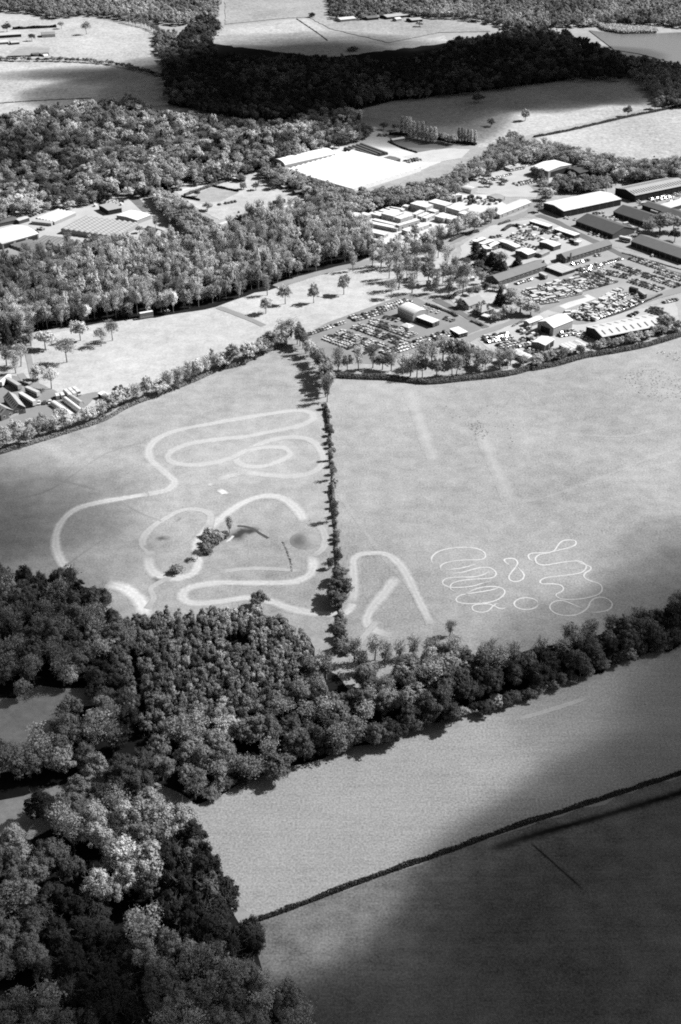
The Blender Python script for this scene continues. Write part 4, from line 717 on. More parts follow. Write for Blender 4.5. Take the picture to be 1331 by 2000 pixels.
# ------------------------------------------------------------------ buildings
MR = {}
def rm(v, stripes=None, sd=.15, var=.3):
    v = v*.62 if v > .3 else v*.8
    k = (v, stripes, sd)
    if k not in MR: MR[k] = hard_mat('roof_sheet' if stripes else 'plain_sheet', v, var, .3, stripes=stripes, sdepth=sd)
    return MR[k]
M_BRICK = hard_mat('dark_brick', .09, .5, .8); M_DOOR = hard_mat('dark_door', .03, .3, 1); M_WIN = hard_mat('window_glass', .05, .2, 1, .15, .5)
M_WHITE = hard_mat('white_paint', .5, .15, .8); M_GLASSHOUSE = hard_mat('dull_glass', .22, .4, .5, .4, .3)
def building(name, label, cat, conv, A, B, D, eave, ridge=0.0, style='gable', axis='x', roof=.6, wall=.3, group=None, rstripe=None, sd=.2,
             win_front=0, win_end=0, bays=0, end_door=0, skylights=0, spans=6, chimney=None, over=.3, wallmat=None, roofmat=None, frames=True, parts=True):
    """A, B: the two ends of the eave nearest the camera; D: the eave corner behind A. Pixels of the photo at eave height."""
    a, b, d = g(*conv(*A), eave), g(*conv(*B), eave), g(*conv(*D), eave)
    u = (b - a); Lx = np.linalg.norm(u); u /= Lx; n = np.array((-u[1], u[0])); Ly = float((d - a) @ n)
    if abs(Ly) < 2: Ly = 2.0 if Ly >= 0 else -2.0
    if Ly < 0: a = a + n*Ly; Ly = -Ly
    o = empty(name, (*a, 0), math.atan2(u[1], u[0])); tag(o, label, cat, group)
    wm = wallmat or rm(wall); rf = roofmat or rm(roof, rstripe, sd)
    W = MB(); Rf = MB(); t = .18; e = eave
    if style == 'gable':
        if axis == 'x':
            W.prism([(0, 0), (Ly, 0), (Ly, e), (Ly/2, e + ridge), (0, e)], 0, Lx, 'x')
            k = ridge/(Ly/2)
            for s in (0, 1):
                y0, y1 = (-over, Ly/2) if s == 0 else (Ly + over, Ly/2); z0, z1 = e - k*over + .06, e + ridge + .06
                Rf.prism([(y0, z0), (y1, z1), (y1, z1 + t), (y0, z0 + t)] if s == 0 else [(y1, z1), (y0, z0), (y0, z0 + t), (y1, z1 + t)], -over, Lx + over, 'x')
        else:
            W.prism([(0, 0), (Lx, 0), (Lx, e), (Lx/2, e + ridge), (0, e)][::-1], 0, Ly, 'y')
            k = ridge/(Lx/2)
            for s in (0, 1):
                x0, x1 = (-over, Lx/2) if s == 0 else (Lx + over, Lx/2); z0, z1 = e - k*over + .06, e + ridge + .06
                Rf.prism(([(x0, z0), (x1, z1), (x1, z1 + t), (x0, z0 + t)] if s == 0 else [(x1, z1), (x0, z0), (x0, z0 + t), (x1, z1 + t)])[::-1], -over, Ly + over, 'y')
    elif style == 'flat':
        W.box(0, Lx, 0, Ly, 0, e); Rf.box(-over, Lx + over, -over, Ly + over, e + .01, e + .26)
        if rstripe is None and Lx > 9: 
            for q in range(1, int(Lx/5)): Rf.box(q*5 - .08, q*5 + .08, -over + .05, Ly + over - .05, e + .262, e + .36)
    elif style == 'hip':
        W.box(0, Lx, 0, Ly, 0, e); x0, x1, y0, y1 = -over, Lx + over, -over, Ly + over; h = min(Lx, Ly)/2
        if Lx >= Ly: r0, r1 = (h, Ly/2), (Lx - h, Ly/2)
        else: r0, r1 = (Lx/2, h), (Lx/2, Ly - h)
        v = [(x0,y0,e),(x1,y0,e),(x1,y1,e),(x0,y1,e),(*r0, e + ridge),(*r1, e + ridge)]
        f = [(0,1,5,4),(1,2,5),(2,3,4,5),(3,0,4),(3,2,1,0)] if Lx >= Ly else [(0,1,4),(1,2,5,4),(2,3,5),(3,0,4,5),(3,2,1,0)]
        Rf.add(v, f)
    elif style == 'arch':
        K = 14; S = Lx if axis == 'y' else Ly
        prof = [(S/2 - S/2*math.cos(math.pi*i/K), e + ridge*math.sin(math.pi*i/K)) for i in range(K+1)]
        full = [(0, 0)] + prof + [(S, 0)] if e > 0 else prof
        full = full[::-1] if axis == 'x' else full
        L = Ly if axis == 'y' else Lx
        W.prism([(q[0], q[1]) for q in full], .02, L - .02, axis)
        for i in range(K):
            p, q = prof[i], prof[i+1]; nrm = lambda c: ((c[0]-S/2)*.0 , .0)
            quad = [p, q, (q[0] + (q[0]-S/2)/S*.3, q[1] + .15), (p[0] + (p[0]-S/2)/S*.3, p[1] + .15)]
            Rf.prism(quad if axis == 'x' else quad[::-1], -.05, L + .05, axis)
    elif style == 'spans':
        S = Ly if axis == 'x' else Lx; L = Lx if axis == 'x' else Ly
        w = S/spans
        for i in range(spans):
            p = [(i*w, 0), ((i+1)*w, 0), ((i+1)*w, e), ((i+.5)*w, e + ridge - .05), (i*w, e)]
            W.prism(p if axis == 'x' else p[::-1], 0, L, axis)
            for (s0, z0, s1, z1) in ((i*w, e + .02, (i+.5)*w, e + ridge), ((i+.5)*w, e + ridge, (i+1)*w, e + .02)):
                q = [(s0, z0), (s1, z1), (s1, z1 + .08), (s0, z0 + .08)]; Rf.prism(q if axis == 'x' else q[::-1], -.1, L + .1, axis)
    W.build('wall', wm, o); Rf.build('roof', rf, o)
    def window(x, z, w, h, side):
        m, fr = MB(), MB()
        if side == 'front': m.box(x - w/2, x + w/2, -.06, -.01, z, z + h); fr.box(x - w/2 - .12, x + w/2 + .12, -.035, -.005, z - .12, z + h + .12)
        else: m.box(-.06, -.01, x - w/2, x + w/2, z, z + h); fr.box(-.035, -.005, x - w/2 - .12, x + w/2 + .12, z - .12, z + h + .12)
        wo_ = fr.build('window', M_WHITE, o); m.build('pane', M_WIN, wo_)
    for i in range(win_front): window(Lx*(i + .5)/win_front, 1.0, min(1.5, Lx/win_front*.5), max(1.2, min(1.8, e - 1.9)), 'front')
    for i in range(win_end): window(Ly*(i + .5)/win_end, 1.2, 1.4, 1.3, 'end')
    for i in range(bays):
        w = Lx/bays; MB().box(i*w + w*.1, (i+1)*w - w*.1, -.05, -.01, 0, e*.82).build('door', M_DOOR, o)
    for i in range(end_door):
        w = Ly/end_door; MB().box(-.05, -.01, i*w + w*.22, (i+1)*w - w*.22, 0, e*.75).build('door', M_DOOR, o)
    if skylights and axis == 'x' and style == 'gable':
        k = ridge/(Ly/2)
        for row_ in (0, 1):
            for i in range(skylights):
                x = Lx*(i + .6)/skylights; y0, y1 = (Ly*.1, Ly*.34) if row_ == 0 else (Ly*.62, Ly*.88)
                f = lambda y: e + ridge - abs(y - Ly/2)*k + .06 + t
                MB().prism([(y0, f(y0) + .01), (y1, f(y1) + .01), (y1, f(y1) + .05), (y0, f(y0) + .05)], x - .5, x + .5, 'x').build('skylight', M_DOOR, o)
    if skylights and axis == 'y' and style == 'gable':
        k = ridge/(Lx/2)
        for i in range(skylights):
            y = Ly*(i + .5)/skylights; f = lambda x: e + ridge - abs(x - Lx/2)*k + .06 + t; x0, x1 = Lx*.12, Lx*.36
            MB().prism([(x0, f(x0)+.01), (x1, f(x1)+.01), (x1, f(x1)+.05), (x0, f(x0)+.05)][::-1], y - .5, y + .5, 'y').build('skylight', M_DOOR, o)
    if chimney:
        cx, cy, ch = chimney[0]*Lx, chimney[1]*Ly, chimney[2]
        ck = MB().box(cx - .5, cx + .5, cy - .5, cy + .5, e*.5, e + ch).build('chimney', chimney[3] if len(chimney) > 3 else M_BRICK, o)
        MB().box(cx - .3, cx + .3, cy - .3, cy + .3, e + ch + .004, e + ch + .5).build('chimney_pot', M_DOOR, ck)
    return o
Bd = building
# white yard sheds and the striped warehouse
Bd('white_shed', 'white gabled shed with a dark doorway in its lit yard', 'shed', zE, (960,382), (1137,312), (800,330), 6, 2.6, roof=.75, wall=.42, end_door=1)
Bd('annex', 'low white roofed annex behind the white gabled shed', 'shed', zE, (735,340), (858,295), (665,325), 3, .8, roof=.75, wall=.35, win_front=2)
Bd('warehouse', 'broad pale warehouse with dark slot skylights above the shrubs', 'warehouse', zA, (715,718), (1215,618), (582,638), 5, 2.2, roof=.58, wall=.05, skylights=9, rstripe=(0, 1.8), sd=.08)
Bd('workshop', 'small white roofed workshop below the white gabled shed', 'workshop', zE, (880,545), (965,490), (785,497), 4.5, .8, roof=.7, wall=.22, bays=2)
Bd('lean_to', 'low shed with a panelled pale roof behind the thin trees', 'shed', zE, (545,597), (715,672), (600,572), 2.8, .5, roof=.62, wall=.15, rstripe=(0, 3.4), sd=.35)
Bd('open_store', 'low store with strips of pale roofing near the shrubs', 'shed', zE, (1105,590), (1270,545), (1065,525), 2.2, .2, style='flat', roof=.62, wall=.2, rstripe=(0, 3.0), sd=.5)
# marquee and its cabins
mq = Bd('marquee', 'white arched marquee on the car park', 'marquee', zC, (862,165), (985,128), (703,115), 4, 3.4, style='arch', axis='y', roof=.7, wall=.42, rstripe=(1, 3.2), sd=.12)
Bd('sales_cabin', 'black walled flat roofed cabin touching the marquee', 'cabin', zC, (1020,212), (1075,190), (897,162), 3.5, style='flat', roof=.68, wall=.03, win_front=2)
Bd('office_cabin', 'dark glazed flat roofed cabin at the car park corner', 'cabin', zC, (1235,303), (1305,285), (1147,264), 3, style='flat', roof=.7, wall=.04, win_front=3)
Bd('canopy_tent', 'small low white tent in front of the marquee', 'tent', zC, (825,252), (868,235), (775,225), 1.4, 1.2, style='hip', roof=.75, wall=.6)
# brick ranges
Bd('brick_range', 'long dark brick range with a tall flue and row of white windows', 'building', zA, (425,100), (788,-12), (337,76), 4, 2.6, roof=.17, wallmat=M_BRICK, win_front=12, win_end=3, chimney=(.09, -.05, 3.0, rm(.2)))
Bd('brick_range', 'long dark brick range nearest the tall yew', 'building', zF, (450,712), (900,560), (377,655), 4, 2.6, roof=.17, wallmat=M_BRICK, win_front=11, win_end=1, chimney=(.985, .25, 2.8))
Bd('garage_block', 'low flat garages with a patchwork pale roof between the brick ranges', 'garage', zA, (395,215), (497,183), (285,160), 2.6, style='flat', roof=.5, wall=.06, rstripe=(1, 2.6), sd=.4)
# breaker yard sheds
Bd('yard_shed', 'white roofed dark shed at the corner of the breaker yard', 'shed', zF, (720,465), (795,440), (605,425), 3.6, 1, roof=.72, wall=.09)
Bd('yard_shed', 'squarish white roofed shed in the middle of the breaker yard', 'shed', zF, (960,390), (1028,368), (823,345), 3.6, .8, roof=.68, wall=.10)
Bd('yard_shed', 'low brown grey lean-to beside the corner shed of the breaker yard', 'shed', zF, (850,465), (925,430), (798,447), 2.4, .4, roof=.28, wall=.2)
Bd('store_row', 'long white topped store backing on the street, upper of two', 'shed', zF, (735,152), (910,205), (772,138), 3, style='flat', roof=.72, wall=.08)
Bd('store_row', 'long white topped store backing on the street, lower of two', 'shed', zF, (965,225), (1150,287), (1005,205), 3, style='flat', roof=.70, wall=.08)
Bd('yard_hall', 'broad white roofed hall at the middle of the breaker yard edge', 'shed', zF, (610,398), (655,385), (440,338), 3, .6, roof=.72, wall=.4)
for i, (A, B, D) in enumerate([((240,345),(328,312),(210,335)), ((305,368),(408,332),(275,355)), ((375,393),(455,352),(345,378)), ((325,412),(382,408),(248,382))]):
    Bd('canopy', ['uppermost of the narrow white canopies beside the black conifers', 'second narrow white canopy beside the black conifers', 'longest narrow white canopy beside the yard hall', 'lowest narrow white canopy against the black conifers'][i], 'canopy', zF, A, B, D, 2.6, style='flat', roof=.72, wall=.12, group='narrow white canopies', over=.5)
Bd('yard_hut', 'small dark square hut at the street end of the breaker yard', 'hut', zF, (1160,335), (1175,328), (1103,322), 2.6, style='flat', roof=.2, wall=.05)
Bd('yard_hut', 'small white box hut beside the dark square hut', 'hut', zF, (1195,350), (1220,335), (1168,330), 2.6, style='flat', roof=.7, wall=.5)
# houses
Bd('bungalow', 'pale hip roofed bungalow beside the slim black cypress', 'house', zN, (905,405), (990,388), (810,352), 3, 1.2, style='hip', roof=.62, wall=.3, win_front=3)
Bd('house', 'long house with a pale lean-to front beside the lane', 'house', zN, (935,655), (1072,605), (885,600), 3.2, 3, roof=.26, wall=.5, win_front=3)
Bd('house', 'hip roofed house with a white chimney beside the bright bush tree', 'house', zN, (1050,715), (1165,678), (985,680), 3.8, 3, style='hip', roof=.38, wall=.07, win_front=3, win_end=2, chimney=(.12, .5, 3.4, M_WHITE))
Bd('porch', 'tiny flat roofed porch in front of the hip roofed house', 'porch', zN, (1115,762), (1145,745), (1062,738), 2.3, style='flat', roof=.6, wall=.1)
Bd('summerhouse', 'tiny pale cabin among the tree trunks above the marquee', 'cabin', zN, (560,435), (580,430), (548,420), 3.2, .8, roof=.7, wall=.45)
# long sheds
Bd('warehouse', 'big white roofed warehouse with a row of dark open bays', 'warehouse', zP, (684,375), (1000,308), (574,328), 5.5, 1.6, roof=.66, wall=.06, bays=8, end_door=2, rstripe=(0, 4.5), sd=.12)
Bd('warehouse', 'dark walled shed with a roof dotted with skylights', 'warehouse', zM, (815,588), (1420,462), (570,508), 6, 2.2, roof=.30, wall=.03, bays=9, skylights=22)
Bd('boxy_shed', 'boxy white shed at the back of the vehicle yard', 'shed', zP, (598,155), (725,118), (500,130), 6.5, 1.4, axis='y', roof=.72, wall=.32, bays=1)
Bd('dark_shed', 'black roofed shed edged in white behind the boxy shed', 'shed', zP, (770,165), (885,140), (716,136), 4, 1.6, roof=.07, wall=.05)
Bd('arched_hut', 'small white arched hut above the stacked cabins', 'hut', zB, (1235,130), (1297,105), (1130,90), .6, 3.6, style='arch', axis='y', roof=.62, wall=.5)
Bd('long_hut', 'long white roofed hut beside the main road', 'hut', zP, (330,395), (505,325), (285,372), 3.4, 1, roof=.66, wall=.4, win_front=6, rstripe=(0, 2.5), sd=.1)
Bd('grey_hut', 'small grey hut above the long white hut', 'hut', zP, (312,308), (358,295), (268,288), 2.6, .8, roof=.32, wall=.15)
Bd('long_shed', 'long shed with one dark and one pale roof slope beside the street', 'shed', zP, (750,428), (955,503), (835,385), 4, 3.8, roof=.09, wall=.10, bays=7)
Bd('long_shed', 'second long dark shed, behind the one beside the street', 'shed', zP, (957,377), (1165,447), (1020,338), 4, 3.6, roof=.09, wall=.09, bays=7)
Bd('long_shed', 'dark shed tucked under the skylit warehouse yard', 'shed', zP, (1116,340), (1250,385), (1165,322), 4, 1.8, roof=.10, wall=.05, bays=4)
Bd('long_shed', 'low white topped shed at the edge behind the dark shed', 'shed', zP, (1255,362), (1380,325), (1225,335), 3.4, .6, roof=.6, wall=.08)
Bd('long_shed', 'lowest long grey shed beside the car rows', 'shed', zP, (1055,540), (1345,640), (1105,495), 4.2, 3.2, roof=.14, wall=.09, bays=9, rstripe=(0, 2.2), sd=.1)
Bd('long_shed', 'dark gabled shed at the end behind the bare spreading tree', 'shed', zP, (1235,380), (1345,425), (1280,352), 4, 2, roof=.09, wall=.05)
# stacked site cabins
CB = [((605,207),(702,180),(580,196),3),((712,192),(818,160),(704,182),3),((835,222),(910,190),(760,186),3),((820,265),(888,240),(675,226),5.2),((650,258),(676,246),(606,246),3),
 ((1128,296),(1218,266),(1000,262),5.4),((1000,250),(1066,225),(850,206),5.2),((520,348),(612,312),(415,314),5.2),((585,372),(704,335),(530,352),5.2),((550,462),(580,446),(315,398),2.8),((548,432),(575,420),(332,372),2.8),
 ((650,487),(850,422),(585,472),3),((572,434),(762,378),(546,420),4.6),((822,366),(908,328),(802,350),3),((776,350),(862,314),(752,336),3),((728,330),(806,292),(702,316),3),((985,366),(1064,336),(905,340),4),((1050,376),(1112,348),(1002,354),3.4),
 ((182,350),(232,320),(110,326),4.4),((272,340),(312,326),(202,322),4.4),((88,364),(112,350),(10,350),3),((390,342),(420,330),(300,312),2.6),((440,332),(462,319),(352,298),2.6),((482,317),(522,301),(400,285),2.6),((562,296),(592,282),(442,270),2.6),((602,290),(624,276),(487,260),2.6),
 ((742,566),(832,540),(640,522),3),((482,612),(522,592),(385,582),3),((430,520),(470,500),(340,478),3),((900,306),(940,290),(862,280),4.4),((1180,330),(1230,312),(1120,300),4)]
CL = ['with a dark window strip at the top edge of the yard', 'touching the open fronted white hall', 'in the second rank below the white hall', 'two storeys high in the centre rank', 'short and low at the end of the centre rank', 'long and two storeys high beside the pale trees', 'two storeys high joining the white hall to the long block', 'two storeys high at the near block', 'square two storey end of the near block', 'longest low cabin at the near edge', 'second long low cabin at the near edge', 'single storey with a broad roof at the near corner', 'tall narrow stack with dark gaps between', 'first of three side by side in the middle', 'second of three side by side in the middle', 'third of three side by side in the middle', 'with a black open end', 'beside the one with a black end', 'square at the end under the twiggy wood', 'square one beside the end stack', 'small outermost one under the twiggy wood', 'slim outer one of the slanting row', 'slim second one of the slanting row', 'slim third one of the slanting row', 'slim fourth one of the slanting row', 'slim innermost one of the slanting row', 'half hidden behind the pale screening tree', 'lowest small one above the meadow trees', 'low one under the long near cabins', 'small tall block in the very centre', 'tall end block beside the pale trees']
for (A, B, D, e), lb in zip(CB, CL):
    Bd('site_cabin', 'white site cabin, ' + lb, 'site cabin', zB, A, B, D, e, style='flat', roof=.70, wall=.50, group='stacked white site cabins', win_front=2 if e < 3.5 else 3, win_end=2, over=.1)
Bd('open_hall', 'white open fronted hall with three dark doorways above the cabins', 'hall', zB, (1000,190), (1157,147), (840,142), 5.2, 1.6, axis='y', roof=.70, wall=.5, bays=3)
# plastic covered nursery, tunnels
Bd('plastic_nursery', 'huge burnt out white plastic covered nursery', 'greenhouse', zI, (705,552), (1195,398), (257,402), 3.2, 1.2, style='spans', axis='y', spans=14, roof=1.15, wall=.9)
Bd('polytunnel', 'long white polytunnel above the dark strip', 'polytunnel', zI, (210,382), (572,302), (108,352), 1.6, 3.6, style='arch', axis='x', roof=.8, wall=.5)
sheet('plot', [(225,388),(560,312),(640,305),(600,322),(262,400)], zr0 + .06, m_darkplot, zI, 'dark strip between the long white polytunnel and the nursery', 'plot')
for k in range(5):
    f = k/5; p = lambda P0, P1, t: (P0[0] + (P1[0]-P0[0])*t, P0[1] + (P1[1]-P0[1])*t)
    Bd('dark_tunnel', ['dark netted tunnel nearest the white nursery', 'second dark netted tunnel from the white nursery', 'middle of the dark netted tunnels', 'fourth dark netted tunnel, towards the bleached track', 'dark netted tunnel beside the bleached track'][k], 'tunnel', zI, p((800,330),(960,298), f), p((800,330),(960,298), f + .17), p((692,255),(815,222), f), .8, 2.2, style='arch', axis='y', roof=.11, wall=.06, group='dark netted tunnels')
Bd('field_hut', 'long white hut at the head of the nursery beds', 'hut', zJ, (322,224), (420,208), (302,214), 2.4, .8, roof=.72, wall=.4)
Bd('packing_shed', 'dark flat shed at the corner of the white nursery', 'shed', zI, (985,352), (1045,335), (855,345), 2.6, .5, roof=.12, wall=.1)
Bd('packing_shed', 'small pale kiosk beside the dark flat shed', 'hut', zI, (985,355), (998,350), (962,348), 2.4, style='flat', roof=.5, wall=.5)
# greenhouse yard
Bd('white_hall', 'large white arched roof hall at the edge of the greenhouse yard', 'hall', zD, (20,470), (305,388), (-190,410), 4.5, 2.4, roof=.75, wall=.35, bays=3)
Bd('ribbed_glasshouse', 'pale glasshouse with lengthwise ribs and a zigzag gable', 'greenhouse', zD, (430,298), (600,225), (305,258), 2.6, .9, style='spans', axis='x', spans=6, roof=.5, wall=.28)
Bd('frame_house', 'small low glass frame in front of the ribbed glasshouse', 'greenhouse', zD, (405,308), (430,292), (260,286), 2.4, .7, axis='y', roof=.5, wall=.4)
Bd('grid_glasshouse', 'biggest greenhouse, with a grid of grey roof lights', 'greenhouse', zD, (905,415), (1090,308), (522,330), 3.6, 1.0, style='spans', axis='x', spans=10, roofmat=rm(.36, (0, 3.6), .45), wallmat=M_GLASSHOUSE)
Bd('dark_store', 'dark walled flat roofed store behind the biggest greenhouse', 'shed', zD, (855,207), (960,186), (697,181), 4, .5, roof=.36, wall=.04, bays=2)
Bd('pale_store', 'white roofed store beside the dark walled store', 'shed', zD, (1080,284), (1190,242), (905,250), 3.4, .8, roof=.72, wall=.28)
Bd('house', 'small white house with a black roof slope below the greenhouse', 'house', zD, (1215,395), (1292,368), (1113,376), 3, 3, axis='y', roof=.08, wall=.7)
Bd('low_glasshouse', 'low dark glasshouse roof behind the treetops, upper', 'greenhouse', zD, (440,482), (530,424), (280,444), 1.6, .5, style='spans', axis='x', spans=6, roof=.16, wall=.15)
Bd('low_glasshouse', 'low dark glasshouse roof beside the white hall, lower', 'greenhouse', zD, (240,532), (385,484), (20,492), 1.8, .6, style='spans', axis='x', spans=7, roof=.16, wall=.2)
for i, (A, B, D) in enumerate([((90,642),(132,620),(-60,565)), ((165,720),(207,697),(-60,602)), ((80,742),(118,722),(-60,668))]):
    Bd('polytunnel', ['uppermost of three white tunnels behind the middle wood', 'middle of three white tunnels behind the middle wood', 'lowest of three white tunnels behind the middle wood'][i], 'polytunnel', zD, A, B, D, .5, 2.6, style='arch', axis='y', roof=.66, wall=.5, group='white tunnels behind the middle wood')
Bd('old_shed', 'dark roofed shed at the tree edge of the greenhouse yard', 'shed', zD, (-20,312), (145,277), (-45,286), 3, .8, roof=.10, wall=.08)
Bd('old_shed', 'small pale roofed shed next to the dark roofed one', 'shed', zD, (152,288), (232,264), (140,268), 3, .5, roof=.5, wall=.08)
# brick barn and tunnels at the meadow foot
Bd('brick_barn', 'dark brick barn wing with white window frames, rear of the pair', 'barn', zG, (118,800), (220,777), (-60,712), 4, 2.8, axis='y', roof=.26, wallmat=M_BRICK, win_front=2, skylights=7)
Bd('brick_barn', 'dark brick barn wing with white window frames, front of the pair', 'barn', zG, (8,846), (115,804), (-170,758), 4, 2.8, axis='y', roof=.26, wallmat=M_BRICK, win_front=2, skylights=7)
w_ = MB(); a, b = g(*zG(45, 885)), g(*zG(226, 822)); uu = (b - a); LL = np.linalg.norm(uu)
tag(w_.box(0, LL, -.15, .15, 0, 1.1).box(-.1, LL + .1, -.22, .22, 1.102, 1.25).build('garden_wall', rm(.6), loc=(*a, 0), rz=math.atan2(uu[1], uu[0])), 'low white wall in front of the brick barn', 'wall')
for i, (A, B, D) in enumerate([((600,872),(652,855),(420,765)), ((682,827),(722,815),(492,738)), ((690,765),(730,752),(585,706))]):
    Bd('polytunnel', ['nearest long white tunnel beside the brick barn hedge', 'second long white tunnel beside the brick barn hedge', 'short pale tunnel behind the other two by the barn'][i], 'polytunnel', zG, A, B, D, .5, 2.2, style='arch', axis='y', roof=.72 if i < 2 else .45, wall=.5, group='white tunnels beside the brick barn')
Bd('trailer_shed', 'small black sided white topped shed on the boundary', 'shed', zG, (905,685), (948,668), (850,658), 3, style='flat', roof=.72, wall=.04)
# allotment sheds
Bd('container', 'long dark shipping container on the bleached grass', 'container', zH, (825,297), (920,282), (822,291), 2.8, style='flat', roof=.10, wall=.03, over=.05)
Bd('plot_shed', 'pale roofed little shed beside the dark round tree', 'shed', zH, (905,182), (957,172), (885,170), 2.6, style='flat', roof=.6, wall=.1)
Bd('plot_shed', 'brown little shed at the foot of the nursery belt', 'shed', zH, (1000,225), (1077,212), (995,210), 3, 1, roof=.16, wall=.06)
Bd('plot_shed', 'tiny dark shed beside the scrap at the nursery belt', 'shed', zH, (1085,272), (1122,262), (1080,262), 2.4, .5, roof=.12, wall=.06)
Bd('plot_shed', 'dark shed at the end of the track above the vegetable plot', 'shed', zH, (600,62), (660,55), (598,50), 3, 1, roof=.06, wall=.06)
# far farms
for nm, lb, A, B, D, e, rg, rf, wl in [('barn', 'long dark barn of the far farm with a pale roof', (-60,312),(185,296),(-60,290),4,2,.5,.04), ('house', 'small white farmhouse beside the straight pale path', (365,302),(480,296),(360,282),4,2,.2,.6), ('barn', 'small dark outbuilding beside the pale plots', (285,472),(345,466),(283,462),3,1,.12,.06), ('barn', 'second small dark outbuilding beside the pale plots', (358,472),(425,466),(356,462),3,1,.12,.06), ('tank', 'small white dome tank at the end of the pale plots', (385,490),(422,484),(383,480),1,2,.75,.7), ('barn', 'pale low building at the far farm lane', (-30,372),(75,364),(-30,352),3,1,.55,.2), ('barn', 'pale shed row above the far farm lane', (100,372),(170,366),(98,356),3,1,.5,.1)]:
    Bd(nm, lb, 'tank' if nm == 'tank' else 'farm building', zK, A, B, D, e, rg, style='arch' if nm == 'tank' else 'gable', roof=rf, wall=wl)
for lb, A, B, D, rf, wl in [('longest low dark shed on the far hillside', (182,68),(270,58),(184,56),.4,.04), ('small dark gabled barn on the far hillside', (105,72),(148,68),(106,62),.12,.05), ('pale low shed on the far hillside', (0,78),(60,72),(0,68),.6,.3), ('small white shed in front of the longest far shed', (218,76),(238,73),(218,70),.7,.4), ('dark shed at the end of the far sheds', (278,80),(320,76),(280,70),.3,.05)]:
    Bd('barn', lb, 'farm building', zU, A, B, D, 3.5, 1.6, roof=rf, wall=wl)
Bd('barn', 'pale shed half hidden in the upper wood', 'shed', zV, (108,508), (228,496), (105,495), 3, 1, roof=.6, wall=.2)
Bd('caravan', 'little white cabin at the end of the upper wood sheds', 'cabin', PX, (44,262), (60,260), (42,258), 3, .8, roof=.6, wall=.4)

# ------------------------------------------------------------------ vehicles
def car_mesh(name, L, W, H, v, van=False):
    body = hard_mat('car_paint', v, .08, 1, .3, .5); glass = MATS['glass']; tyre = MATS['tyre']
    mb = MB(); z0 = .3
    if not van:
        prof = [(-L/2, z0), (L/2, z0), (L/2, .72), (L*.47, .82), (L*.2, .92), (-L*.42, .96), (-L/2, .86)]
        mb.prism([(p[0], p[1]) for p in prof][::-1], -W/2, W/2, 'y', 0)
        cab = [(-L*.44, .93), (L*.24, .91), (L*.06, H), (-L*.30, H)]
        mb.prism(cab[::-1], -W*.42, W*.42, 'y', 1)
        mb.add([(-L*.30, -W*.40, H+.015), (L*.06, -W*.40, H+.015), (L*.06, W*.40, H+.015), (-L*.30, W*.40, H+.015)], [(0,1,2,3)], 0)
    else:
        prof = [(-L/2, z0), (L/2, z0), (L/2, .95), (L*.40, 1.15), (L*.28, H), (-L/2, H)]
        mb.prism(prof[::-1], -W/2, W/2, 'y', 0)
        mb.prism([(L*.395, 1.2), (L*.41, 1.2), (L*.30, H-.1), (L*.285, H-.1)], -W*.44, W*.44, 'y', 1)
        for s in (-1, 1): mb.box(L*.12, L*.3, s*W/2 - (.02 if s < 0 else 0), s*W/2 + (.02 if s > 0 else 0), 1.25, H - .35, 1)
    for x in (-L*.3, L*.31):
        for s in (-1, 1):
            y0 = s*W*.5
            mb.tube((x, y0 - s*.2, .32), (x, y0 + s*.02, .32), .32, .32, 8, 2)
    return mb.mesh(name, [body, glass, tyre])
MATS = dict(glass=hard_mat('car_glass', .03, .1, 1, .1, .5), tyre=hard_mat('tyre_rubber', .03, .1, 1))
CARTONE = {'white': .42, 'silver': .30, 'grey': .15, 'dark': .05, 'black': .03}
CARS = {k: [car_mesh('car', 4.3, 1.75, 1.42, v), car_mesh('car', 3.9, 1.68, 1.5, v)] for k, v in CARTONE.items()}
VANS = {k: [car_mesh('van', 5.2, 1.95, 2.3, CARTONE[k], True)] for k in ('white', 'silver', 'grey')}
spots = []
def car_at(xy, ang, tn, place, van=False): spots.append((float(xy[1]), float(xy[0]), float(ang), tn, place, van))
def car_row(conv, P0, P1, place, lines=1, pitch=2.55, gap=5.0, mix=(5,4,2,4,2), vanp=0.0, turn=0.0, miss=.04, seed=0):
    a, b = g(*conv(*P0), .7), g(*conv(*P1), .7); d = b - a; L = np.linalg.norm(d); d /= L; n = np.array((-d[1], d[0])); r = np.random.default_rng(seed + 1000)
    base = math.atan2(n[1], n[0])
    for j in range(lines):
        off = (j - (lines-1)/2)*gap
        for i in range(int(L/pitch) + 1):
            if r.uniform() < miss: continue
            tn = list(CARTONE)[int(r.choice(5, p=np.array(mix)/sum(mix)))]; van = r.uniform() < vanp
            if van and tn in ('dark', 'black'): tn = 'white'
            car_at(a + d*i*pitch + n*(off + r.normal()*.12), base + turn + (math.pi if r.uniform() < .5 else 0) + r.normal()*.03, tn, place, van)
car_row(zC, (165,325), (500,450), 'in the nearest double row of the marquee car park', 2, seed=1)
car_row(zC, (265,285), (635,415), 'in the second double row of the marquee car park', 2, seed=2)
car_row(zC, (405,235), (780,370), 'in the third double row of the marquee car park', 2, seed=3)
car_row(zC, (515,190), (885,322), 'in the row nearest the marquee front', 2, gap=4.6, miss=.12, seed=4)
car_row(zC, (10,300), (312,200), 'in the single line along the meadow edge', 1, seed=5)
car_row(zC, (375,175), (610,115), 'in the lower part of the double line along the meadow edge', 2, mix=(5,4,2,3,1), seed=6)
car_row(zC, (600,100), (835,25), 'in the upper part of the double line along the meadow edge', 2, mix=(5,4,2,3,1), seed=7)
car_row(zC, (630,455), (1150,290), 'in the double line at the lower side of the car park', 2, gap=4.8, seed=8)
car_row(zC, (930,440), (1090,385), 'in the sparse line below the car park', 1, pitch=3.4, seed=9)
